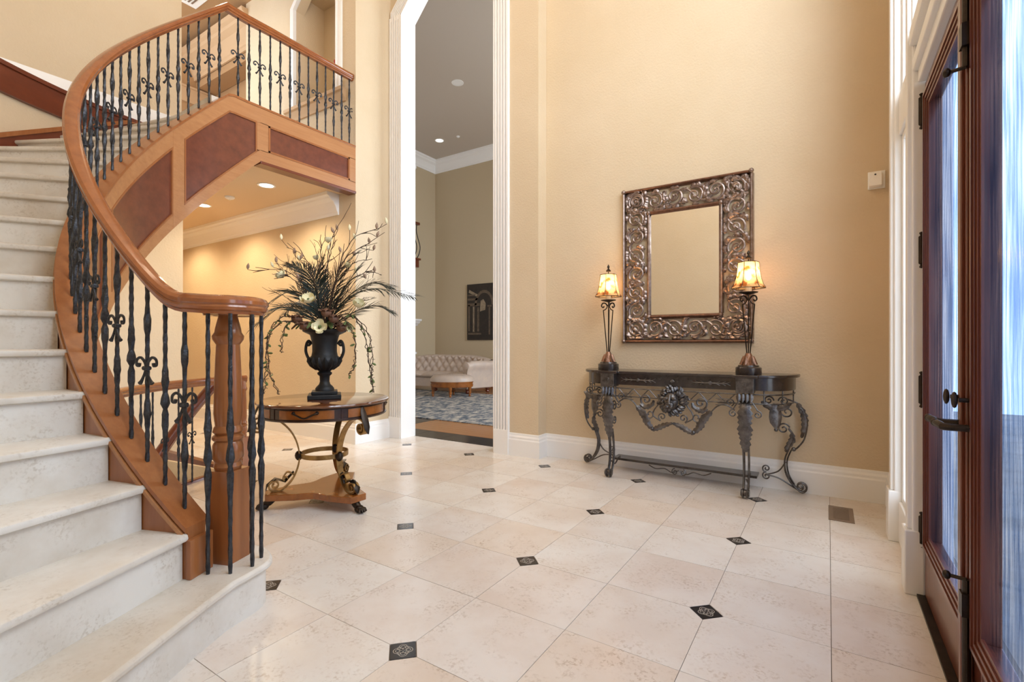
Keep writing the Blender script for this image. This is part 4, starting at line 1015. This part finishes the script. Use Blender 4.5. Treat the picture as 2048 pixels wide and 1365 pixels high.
for pts, ll in (([(0, 0, 0), (.16, -.05, .20), (.38, -.10, .30), (.68, -.16, .24)], .20), ([(0, 0, 0), (.12, .05, .22), (.30, .08, .36), (.46, .1, .34)], .17),
                ([(0, 0, 0), (-.12, -.06, .12), (-.27, -.12, .16), (-.45, -.16, .02)], .17), ([(0, 0, 0), (-.10, .02, .20), (-.25, .04, .30), (-.42, .05, .22)], .18),
                ([(0, 0, 0), (-.05, .04, .22), (-.14, .05, .42), (-.26, .06, .50)], .16), ([(0, 0, 0), (.04, .02, .25), (.12, .02, .46), (.22, 0, .56)], .17),
                ([(0, 0, 0), (.08, -.06, .15), (.20, -.12, .32), (.30, -.16, .44)], .16), ([(0, 0, 0), (-.03, -.05, .20), (-.03, -.08, .38), (.02, -.10, .52)], .15),
                ([(0, 0, 0), (.14, .10, .12), (.30, .18, .20), (.44, .24, .16)], .15), ([(0, 0, 0), (-.14, .10, .16), (-.3, .2, .22), (-.42, .26, .14)], .15)):
    frond(pts, ll)
def twig(pts, r=.0045, side=6, bud=None, sub=.10):
    p = bez(pts, 7); p = [(x+rnd.uniform(-.004, .004), y+rnd.uniform(-.004, .004), z+rnd.uniform(-.004, .004)) for x, y, z in p]
    m = MB().tube(p, [r*(1-.7*i/len(p)) for i in range(len(p))], 5); tips = [p[-1]]
    for k in range(side):
        i = rnd.randint(len(p)//3, len(p)-2); q = Vector(p[i]); t = (Vector(p[i+1])-q).normalized()
        d = (t+Vector((rnd.uniform(-1, 1), rnd.uniform(-1, 1), rnd.uniform(-.6, .8)))*.9).normalized(); l = sub*rnd.uniform(.5, 1.2)
        e = [tuple(q), tuple(q+d*l*.5+Vector((0, 0, rnd.uniform(-.01, .015)))), tuple(q+d*l+Vector((rnd.uniform(-.02, .02), 0, rnd.uniform(-.01, .03))))]
        m.tube(bez(e, 3), [r*.55, r*.5, r*.5, r*.45, r*.4, r*.4, r*.35][:7], 4); tips.append(e[-1])
    o = m.build('twig', 'twig', arr)
    return p, tips
tips = []
for pts, sd, sb in (([(.0, .02, 0), (.01, .03, .35), (.03, .03, .65), (.19, .02, .95)], 3, .06), ([(0, 0, 0), (.1, 0, .45), (.22, -.02, .68), (.42, -.05, .74)], 9, .14),
                    ([(0, 0, 0), (.08, .03, .42), (.2, .05, .60), (.37, .06, .66)], 8, .14), ([(0, 0, 0), (-.12, -.02, .30), (-.28, -.05, .44), (-.49, -.08, .42)], 9, .12),
                    ([(0, 0, 0), (-.08, .0, .35), (-.16, .02, .55), (-.28, .0, .62)], 8, .12), ([(0, 0, 0), (.02, -.05, .35), (.08, -.08, .58), (.12, -.08, .66)], 8, .10),
                    ([(0, 0, 0), (.15, -.04, .3), (.32, -.08, .42), (.45, -.1, .40)], 8, .10), ([(0, 0, 0), (-.03, .06, .4), (-.06, .08, .6), (-.02, .08, .72)], 6, .10),
                    ([(0, 0, 0), (-.1, -.06, .25), (-.2, -.12, .38), (-.32, -.14, .40)], 8, .1), ([(0, 0, 0), (.06, .06, .3), (.16, .1, .5), (.28, .12, .55)], 8, .1)):
    p, t = twig(pts, .005, sd, None, sb); tips += t[1:5]
for k in range(16):
    a = rnd.uniform(-1.25, 1.25); l = rnd.uniform(.35, .62); dp = rnd.uniform(-.16, .12)
    e = (l*math.sin(a)*.8, dp, l*math.cos(a)*.95+.05); p, t = twig([(0, 0, .02), (e[0]*.35, dp*.4, e[2]*.5), (e[0]*.75, dp*.8, e[2]*.88), e], .0035, 7, None, .09)
def vine(pts):
    p = bez(pts, 9); m = MB()
    for q in range(2):
        pp = [(x+rnd.uniform(-.012, .012), y+rnd.uniform(-.012, .012), z+rnd.uniform(-.006, .006)) for x, y, z in p]; m.tube(pp, .0028, 4)
    lv = MB()
    for k in range(22):
        q = Vector(rnd.choice(p[6:])); d = Vector((rnd.uniform(-1, 1), rnd.uniform(-1, 1), rnd.uniform(-.8, .6))).normalized()
        m.tube([q, q+d*.022], .0016, 4)
        if k % 3 == 0: leafstrip(lv, [q+d*.012*j for j in range(4)], .008, (0, -1, .2), 1)
    o = m.build('trailing_vine', 'twig', arr); lv.build('vine_leaves', 'leaf', o, 60)
for pts in ([(-.05, -.05, 0), (-.22, -.14, .10), (-.33, -.16, -.02), (-.34, -.15, -.28), (-.27, -.14, -.46)], [(-.05, -.08, 0), (-.2, -.2, .06), (-.29, -.24, -.05), (-.30, -.26, -.30), (-.32, -.26, -.44)],
            [(.05, -.05, .02), (.2, -.12, .12), (.31, -.14, .02), (.37, -.14, -.2), (.40, -.14, -.44)], [(.05, -.08, .02), (.18, -.18, .10), (.27, -.2, -.02), (.29, -.2, -.2), (.25, -.2, -.32)], [(.06, -.05, .0), (.24, -.1, .1), (.36, -.1, -.05), (.38, -.1, -.28), (.37, -.1, -.38)],
            [(-.04, -.06, 0), (-.15, -.14, .08), (-.22, -.18, 0), (-.24, -.18, -.16)]): vine(pts)
def magnolia(c, r, op=.9, tilt=(0, -.6, .4)):
    m = MB()
    for k in range(8):
        a = 2*pi*k/8+.2; lay = .75 if k % 2 else 1.0; rows = []
        for i in range(5):
            u = i/4; el = op*lay*math.sin(u*pi*.5); rr = r*el*1.0; z = r*(u**1.3)*(1.15-.35*op*lay)+.0
            w_ = .5*r*math.sin(pi*min(.94, .12+.8*u))
            rows.append([(rr*math.cos(a)-w_*v*math.sin(a), rr*math.sin(a)+w_*v*math.cos(a), z+.12*r*v*v) for v in (-1, -.5, 0, .5, 1)])
        m.grid(rows)
    q = Vector((0, 0, 1)).rotation_difference(Vector(tilt).normalized()).to_matrix().to_4x4()
    m.xf(Matrix.Translation(c) @ q)
    o = m.build('magnolia', 'petal', arr, 60)
    MB().ball((0, 0, r*.3), r*.22, 8, (1, 1, 1.5)).xf(Matrix.Translation(c) @ q).build('flower_centre', 'leaf', o)
for c, r, op, tl in (((-.03, -.20, .19), .060, .9, (0, -.5, .7)), ((.045, -.20, .02), .052, 1.0, (.2, -.8, .1)), ((.29, -.14, .16), .058, .75, (.3, -.4, .8)), ((.045, -.05, .64), .042, .6, (0, -.2, 1)),
                     ((-.26, -.10, .38), .05, .8, (-.4, -.4, .6)), ((-.05, -.02, .52), .035, .6, (-.2, -.3, .9)), ((.22, -.12, .02), .04, .6, (.3, -.6, -.2)), ((.18, -.05, .46), .035, .55, (.4, -.3, .8))): magnolia(c, r, op, tl)
for k, tpt in enumerate(tips[:26]):
    c = Vector(tpt); d = Vector((rnd.uniform(-.5, .5), rnd.uniform(-.5, .3), 1)).normalized()
    q = Vector((0, 0, 1)).rotation_difference(d).to_matrix().to_4x4()
    MB().lathe([(.001, 0), (.006, .006), (.011, .018), (.010, .030), (.004, .042), (.001, .048)], 7).xf(Matrix.Translation(c) @ q).build('bud', 'bud' if k % 3 else 'petal', arr)
for c in ((-.07, -.18, .03), (.13, -.17, .08), (.09, -.2, .12), (-.14, -.15, .08), (.16, -.1, .02)):
    m = MB().ball(c, .038, 9, (1, 1, .85))
    for k in range(7): a = 2*pi*k/7; leafstrip(m, [(c[0]+.03*math.cos(a)*j, c[1]+.03*math.sin(a)*j, c[2]+.012*j) for j in (.4, .9, 1.4, 1.8)], .014, (0, 0, 1), 2)
    m.build('seed_pod', 'pod', arr)
for k in range(16):
    a = 2*pi*k/16+.2; r = rnd.uniform(.06, .13); c = (r*math.cos(a), r*math.sin(a), .0)
    m = MB(); leafstrip(m, [(c[0]+.03*j*math.cos(a), c[1]+.03*j*math.sin(a), .03+.035*j-.010*j*j) for j in range(5)], .022, (math.cos(a)*.3, math.sin(a)*.3, 1), 1)
    m.build('broad_leaf', 'leaf' if k % 2 else 'pod', arr, 60)
# ================================================================ SMALL FITTINGS
def recessed(x, y, z, label, grp, on=True, r=.075):
    t = thing('recessed_light', label, 'ceiling light', (x, y, z), 0, grp)
    MB().lathe([(r, -.004), (r*1.25, -.006), (r*1.28, -.001), (r*1.25, .002), (r, .004)], 24, caps=False).build('trim_ring', 'plastic', t)
    MB().lathe([(.001, -.002), (r, -.002), (r, .003), (.001, .003)], 24).build('lens', 'lamp_lens' if on else 'plastic', t)
    return t
ZHC = ZL-.47
for x, lb in ((-5.33, 'lit recessed ceiling light under the balcony nearer its outer corner'), (-6.78, 'lit recessed ceiling light farther down the hall under the balcony')):
    recessed(x, 3.10, ZHC-.002, lb, 'recessed lights under the balcony')
    spot('hall_downlight', (x, 3.10, ZHC-.02), 110, (1, .78, .50), 150, .07)
recessed(-8.3, 3.10, ZHC-.002, 'unseen recessed light added at the far end of the hall', 'recessed lights under the balcony')
spot('hall_downlight', (-8.3, 3.10, ZHC-.02), 110, (1, .78, .50), 150, .07)  # unseen far fixture and its spot added to brighten the hall
for x, lb in ((-5.3, 'unseen recessed light added in the upper hall by the niche'), (-6.3, 'unseen recessed light added in the upper hall by the stair landing')):
    recessed(x, 2.8, ZC-.552, lb, 'added upper hall recessed lights')
    spot('added_upper_spot', (x, 2.8, ZC-.58), 17, (1, .78, .50), 150, .07)  # fixtures and spots added out of frame to warm the upper hall
def detector(x, y, z, label, r=.055):
    t = thing('smoke_detector', label, 'smoke detector', (x, y, z))
    MB().lathe([(.001, 0), (r, 0), (r, -.012), (r*.85, -.022), (r*.45, -.032), (.001, -.034)][::-1], 20).build('housing', 'plastic', t)
    MB().lathe([(.001, -.032), (.009, -.034), (.007, -.041), (.001, -.041)][::-1], 10).build('sensor', 'plastic', t)
detector(-6.125, 3.10, ZHC, 'small white smoke detector on the hall ceiling between two recessed lights')
detector(-8.11, 9.89, ZC, 'tiny white detector on the grey living room ceiling', .05)
recessed(-6.45, 7.85, ZC-.002, 'unlit white disc light in the middle of the grey living room ceiling', 'living room ceiling lights', False, .10)
recessed(-8.69, 9.82, ZC-.002, 'recessed light near the crown corner of the living room', 'living room ceiling lights', True, .10)
# motion sensor
t = thing('motion_sensor', 'white plastic motion sensor on the wall beside the entry glazing', 'sensor', (.300, YW, 2.38))
MB().box(-.052, .052, -.008, 0, -.065, .065).build('back_plate', 'plastic', t, 0, bevel=.003)
MB().slab([(-.055, -.05), (-.03, -.058), (0, -.055), (0, .05), (-.02, .055), (-.05, .04)], 'x', -.046, .03).build('housing', 'plastic', t, 0, bevel=.004)
MB().ball((-.01, -.052, .03), .006, 8).build('indicator', 'iron', t)
# wall plates
def plate(x, z, label, h=.115):
    t = thing('wall_plate', label, 'wall plate', (x, YH, z))
    MB().box(-.036, .036, -.006, 0, -h/2, h/2).build('plate', 'plastic', t, 0, bevel=.002)
    MB().box(-.016, .016, -.009, -.004, -.034, .034).build('rocker', 'plastic', t, 0, bevel=.002)
plate(-4.87, 1.11, 'white switch plate on the hall wall behind the arrangement')
plate(-6.65, 4.45, 'white switch plate on the upper hall wall behind the balusters')
# floor register
t = thing('floor_register', 'bronze floor register set in the tiles near the door wall', 'vent', (.075, 4.033, 0))
MB().box(-.072, .072, -.17, .17, .0005, .004).build('frame', 'vent_metal', t, 0, bevel=.001)
for k in range(15):
    if True: MB().box(-.045, .045, -.130+.0175*k, -.130+.0175*k+.010, .003, .0065).build('louver', 'vent_metal', t, 0)
# upper hall ceiling vent
t = thing('ceiling_vent', 'white ceiling vent in the upper hall above the balusters', 'vent', (-7.4, 3.2, ZC-.55))
MB().box(-.30, .30, -.22, .22, -.014, 0).build('frame', 'plastic', t, 0)
for k in range(7): MB().box(-.22, .22, -.15+.045*k, -.13+.045*k, -.022, -.012).build('louver', 'vent_metal', t, 0)
# plant in the niche
t = thing('niche_plant', 'leafy plant with a red flower standing in the upper niche', 'plant', (-5.17, YH+.21, 4.12)); t.scale = (.74, .74, .9)
MB().lathe([(.001, 0), (.06, 0), (.085, .13), (.08, .14), (.001, .135)], 16).build('pot', 'bronze', t)
for k in range(9):
    a = 2*pi*k/9+.3; m = MB(); p = bez([(0, 0, .12), (.10*math.cos(a), .10*math.sin(a), .28), (.15*math.cos(a), .10*math.sin(a), .26), (.20*math.cos(a), .11*math.sin(a), .14)], 5)
    leafstrip(m, p, .05, (math.cos(a)*.5, math.sin(a)*.5, .8), 5); m.build('leaf', 'palm' if k % 2 else 'leaf', t, 60)
MB().tube([(0, -.05, .13), (.03, -.1, .4), (.05, -.12, .62)], .005, 6).build('stem', 'leaf', t)
m = MB()
for k in range(6): a = pi/3*k; m.ball((.05+.025*math.cos(a), -.12+.025*math.sin(a), .63), .025, 7, (1, 1, 1.2))
m.build('blossom', 'red', t)
# ================================================================ LIVING ROOM THINGS
tag(MB().box(-9.4, -2.2, 5.64, 9.1, .0, .010).build('rug', 'rug', smooth=0), 'blue and cream patterned area rug on the living room floor', 'rug')
# chesterfield sofa, curved; local x along, y towards the viewer is -y
sf = thing('sofa', 'curved button tufted cream leather chesterfield sofa below the painting', 'sofa', (-8.12, 9.75, .010))
Rs = 5.2
def SP(u, d, z):                 # u along the sofa, d distance in front of the back line
    a = u/Rs; r = Rs-d; return (r*math.sin(a), -(Rs-r*math.cos(a))*0-(Rs-(Rs)*math.cos(a))*(-1)*0+(-d*math.cos(a))-(Rs*(1-math.cos(a))), z)
HWs = 1.42
us = [(-HWs+2*HWs*i/60) for i in range(61)]
prof = [(.30, .38), (.27, .46), (.24, .56), (.21, .66), (.19, .74), (.20, .80), (.17, .86), (.10, .885), (.03, .86), (.0, .78), (.0, .5), (.0, .14)]
pf = bez(prof, 4); rows = []
us = [(-HWs+2*HWs*i/150) for i in range(151)]; v = 0
for k, (d, z) in enumerate(pf):
    if k: v += math.hypot(d-pf[k-1][0], z-pf[k-1][1])
    row = []
    for u in us:
        e = abs(u)/HWs; drop = .10*max(0, (e-.35)/.65)**2; tf = 0
        if v < .56: tf = .055*math.sqrt(abs(math.sin(pi*(u/.23+v/.27))*math.sin(pi*(u/.23-v/.27))))*min(1, (.56-v)/.08, v/.05+.2)
        row.append(SP(u, d+tf-.02, z-drop if z > .4 else z))
    rows.append(row)
MB().grid(rows[::-1]).build('tufted_back', 'leather', sf, 70)
for sg in (-1, 1):
    m = MB(); c = [(-.11+.0, .74)]; secs = []
    ring = [(-.10, .14), (.10, .14), (.10, .50), (.12, .58), (.16, .64), (.155, .72), (.09, .765), (.0, .76), (-.07, .72), (-.10, .64), (-.09, .5)]
    for d in (.0, .2, .45, .70, .80, .83):
        sh = 1 if d < .8 else .93
        secs.append([SP(sg*(HWs-.05)+sg*x*sh, d, .14+(z-.14)*sh-.0) for x, z in ring])
    m.loft(secs if sg > 0 else [r[::-1] for r in secs]).build('arm', 'leather', sf, 50)
    MB().lathe([(.001, -.02), (.09, -.02), (.085, .02), (.04, .03), (.001, .03)], 18).xf(Matrix.Translation(SP(sg*(HWs+.01), .83, .655)) @ Matrix.Rotation(pi/2, 4, 'X')).build('arm_scroll', 'leather', sf)
for k in range(3):
    u0 = -1.29+.862*k; m = MB(); secs = []
    for i in range(9):
        u = u0+.85*i/8; e = min(1, .55+2.2*min(i, 8-i)/8)
        secs.append([SP(u, d, .33+(z-.33)*(e if z > .4 else 1)) for d, z in ((.25, .33), (.80, .33), (.84, .36), (.845, .42), (.80, .47), (.5, .485), (.25, .46))])
    m.loft(secs).build('seat_cushion', 'leather', sf, 60)
secs = [[SP(u, d, z) for d, z in ((.05, .11), (.78, .11), (.79, .2), (.78, .325), (.05, .325))] for u in [-1.35+2.7*i/12 for i in range(13)]]
MB().loft(secs).build('base', 'leather', sf, 40)
for u in (-1.3, 0, 1.3):
    for d in (.12, .72):
        x, y, _ = SP(u, d, 0); MB().lathe([(.001, 0), (.03, 0), (.05, .03), (.045, .06), (.03, .07), (.05, .09), (.05, .112), (.001, .112)], 14, (x, y, 0)).build('foot', 'cherry_wood', sf)
# oval tufted ottoman
ot = thing('ottoman', 'oval tufted leather ottoman with carved wood legs on the rug', 'ottoman', (-7.02, 8.35, .010), YAW)
rows = []
for k in range(9):
    u = k/8; row = []
    for i in range(41):
        a = 2*pi*i/40; r = u; z = .40+.085*math.sqrt(max(0, 1-u**3.2)); z += .016*math.cos(a*9+k*pi)*math.sin(pi*u) if k < 8 else 0
        row.append((.48*r*math.cos(a), .34*r*math.sin(a), z))
    rows.append(row)
rows.append([(.48*math.cos(2*pi*i/40), .34*math.sin(2*pi*i/40), .33) for i in range(41)])
MB().grid(rows).build('cushion', 'leather', ot, 70)
MB().loft([[(.475*s_*math.cos(2*pi*i/40), .335*s_*math.sin(2*pi*i/40), z) for i in range(40)] for s_, z in ((.9, .20), (.98, .21), (1.0, .25), (.98, .29), (1.01, .32), (1.01, .345))]).build('apron', 'burl', ot, 40)
for a in (-pi/2, -.35, pi+.35, pi/2):
    MB().lathe([(.001, 0), (.022, 0), (.028, .03), (.022, .045), (.036, .09), (.030, .13), (.038, .16), (.042, .22), (.001, .23)], 14, (.43*math.cos(a), .30*math.sin(a), 0)).build('leg', 'burl', ot)
# painting: dark sepia arcade, built as a shallow relief of flat print shapes on canvas
pt = thing('painting', 'dark sepia unframed canvas of an arched colonnade on the living room wall', 'painting', (-8.15, LY, 1.28))
PW, PH = .50, 1.58
MB().box(-PW, PW, -.045, -.002, 0, PH).build('canvas', 'painting_dark', pt, 0)
m = MB(); A_ = [(.10+.33*math.cos(t), .98+.42*math.sin(t)) for t in [pi*i/14 for i in range(15)]]; B_ = [(.10+.26*math.cos(t), .98+.34*math.sin(t)) for t in [pi*i/14 for i in range(15)]]
for i in range(14): m.slab([A_[i], A_[i+1], B_[i+1], B_[i]], 'y', -.0475, -.0445)
m.build('arch', 'painting_mid', pt, 0)
m = MB()
for x0, x1, z0, z1 in ((-.46, -.40, .25, 1.0), (-.30, -.22, .22, .95), (-.14, -.07, .24, .92), (.26, .31, .15, .95), (-.48, -.05, .96, 1.04), (-.48, -.12, 1.12, 1.18), (-.48, -.2, 1.25, 1.29), (.22, .36, .92, .97), (-.46, .0, .15, .20)): m.box(x0, x1, -.0475, -.0445, z0, z1)
m.build('columns', 'painting_mid', pt, 0)
m = MB().slab([(-.04, .8), (.14, .84), (.16, 1.02), (.08, 1.14), (-.02, 1.1)], 'y', -.0472, -.0445).slab([(-.44, 1.35), (-.1, 1.2), (-.08, 1.26), (-.42, 1.43)], 'y', -.0472, -.0445).box(-.28, -.25, -.0485, -.045, .24, .94).build('light_patch', 'painting_light', pt, 0)
# fireplace shelf, pilaster, speaker and little balcony on the left wall
t = thing('mantel_shelf', 'white moulded mantel shelf on the left living room wall', 'shelf', (LX, 9.55, 1.68))
MB().sweep([(0, -.9, 0), (0, .62, 0)], [(0, 0), (.06, 0), (.10, .05), (.16, .08), (.19, .13), (.24, .14), (.24, .19), (0, .19)]).build('shelf', 'white_trim', t, 30)
MB().box(0, .05, -.9, .62, -.80, -.74).box(0, .08, -.9, .50, -.74, -.70).build('lower_molding', 'white_trim', t, 0)
t = thing('wall_pilaster', 'white pilaster with stepped capital high on the living room wall', 'pilaster', (LX, 9.7, 0))
MB().box(0, .08, -.3, .18, 4.9, 5.9).build('shaft', 'white_trim', t, 0)
MB().sweep([(0, -.35, 5.85), (0, .22, 5.85)], [(0, 0), (.10, 0), (.13, .08), (.2, .12), (.24, .2), (.28, .22), (.28, .29), (0, .29)]).build('capital', 'white_trim', t, 30)
t = thing('wall_speaker', 'flat taupe speaker panel above the mantel shelf', 'speaker', (LX, 9.98, 2.35))
MB().box(0, .02, -.16, .16, -.26, .26).build('panel', 'plaster_brown', t, 0, bevel=.006)
t = thing('juliet_balcony', 'small wood balcony with bellied iron bars on the living room wall', 'balcony', (LX, 9.45, 3.30))
MB().box(0, .34, -.9, .50, 0, .22).box(0, .38, -.92, .54, .20, .25).build('deck', 'cherry_wood', t, 0)
MB().box(.27, .36, -.9, .52, 1.18, 1.25).build('top_rail', 'cherry_wood', t, 0)
for k in range(9):
    y = -.6+.13*k; p = bez([(.31, y, .24), (.40, y, .36), (.44, y, .55), (.36, y, .80), (.30, y, 1.0), (.31, y, 1.18)], 4); MB().tube(p, .012, 6).build('bar', 'iron', t)
t = thing('side_table', 'dark side table beside the sofa arm', 'table', (-6.35, 9.75, .0))
MB().box(-.28, .28, -.28, .28, .52, .56).build('top', 'dark_top', t, 0, bevel=.005)
for sx in (-1, 1):
    for sy in (-1, 1): MB().box(sx*.24-.025, sx*.24+.025, sy*.24-.025, sy*.24+.025, 0, .52).build('leg', 'dark_top', t, 0)
# unseen foyer fixture, added above the frame to warm the light
t = thing('added_chandelier', 'unseen iron candle fixture added high in the foyer for warm light', 'added_chandelier', (-2.4, 1.8, 5.0))
MB().tube([(0, 0, .1), (0, 0, ZC-5.0)], .012, 8).lathe([(.001, -.1), (.05, -.06), (.03, .05), (.05, .12), (.001, .2)], 14).build('stem', 'iron', t)
for k in range(6):
    a = pi/3*k; c, s_ = math.cos(a), math.sin(a)
    ar = MB().tube([(r*c, r*s_, z) for r, z in bez([(.03, .0), (.2, -.1), (.38, -.06), (.45, .05)], 5)], .01, 6).build('arm', 'iron', t)
    MB().lathe([(.001, .05), (.05, .05), (.02, .065), (.016, .15), (.001, .15)], 10, (.45*c, .45*s_, 0)).build('candle_sleeve', 'candle', ar)
    MB().ball((.45*c, .45*s_, .18), .02, 8, (1, 1, 1.5)).build('bulb', 'bulb', ar)
    point('added_warm_glow', (.45*c, .45*s_, .22), 16, (1, .79, .57), .06, t)
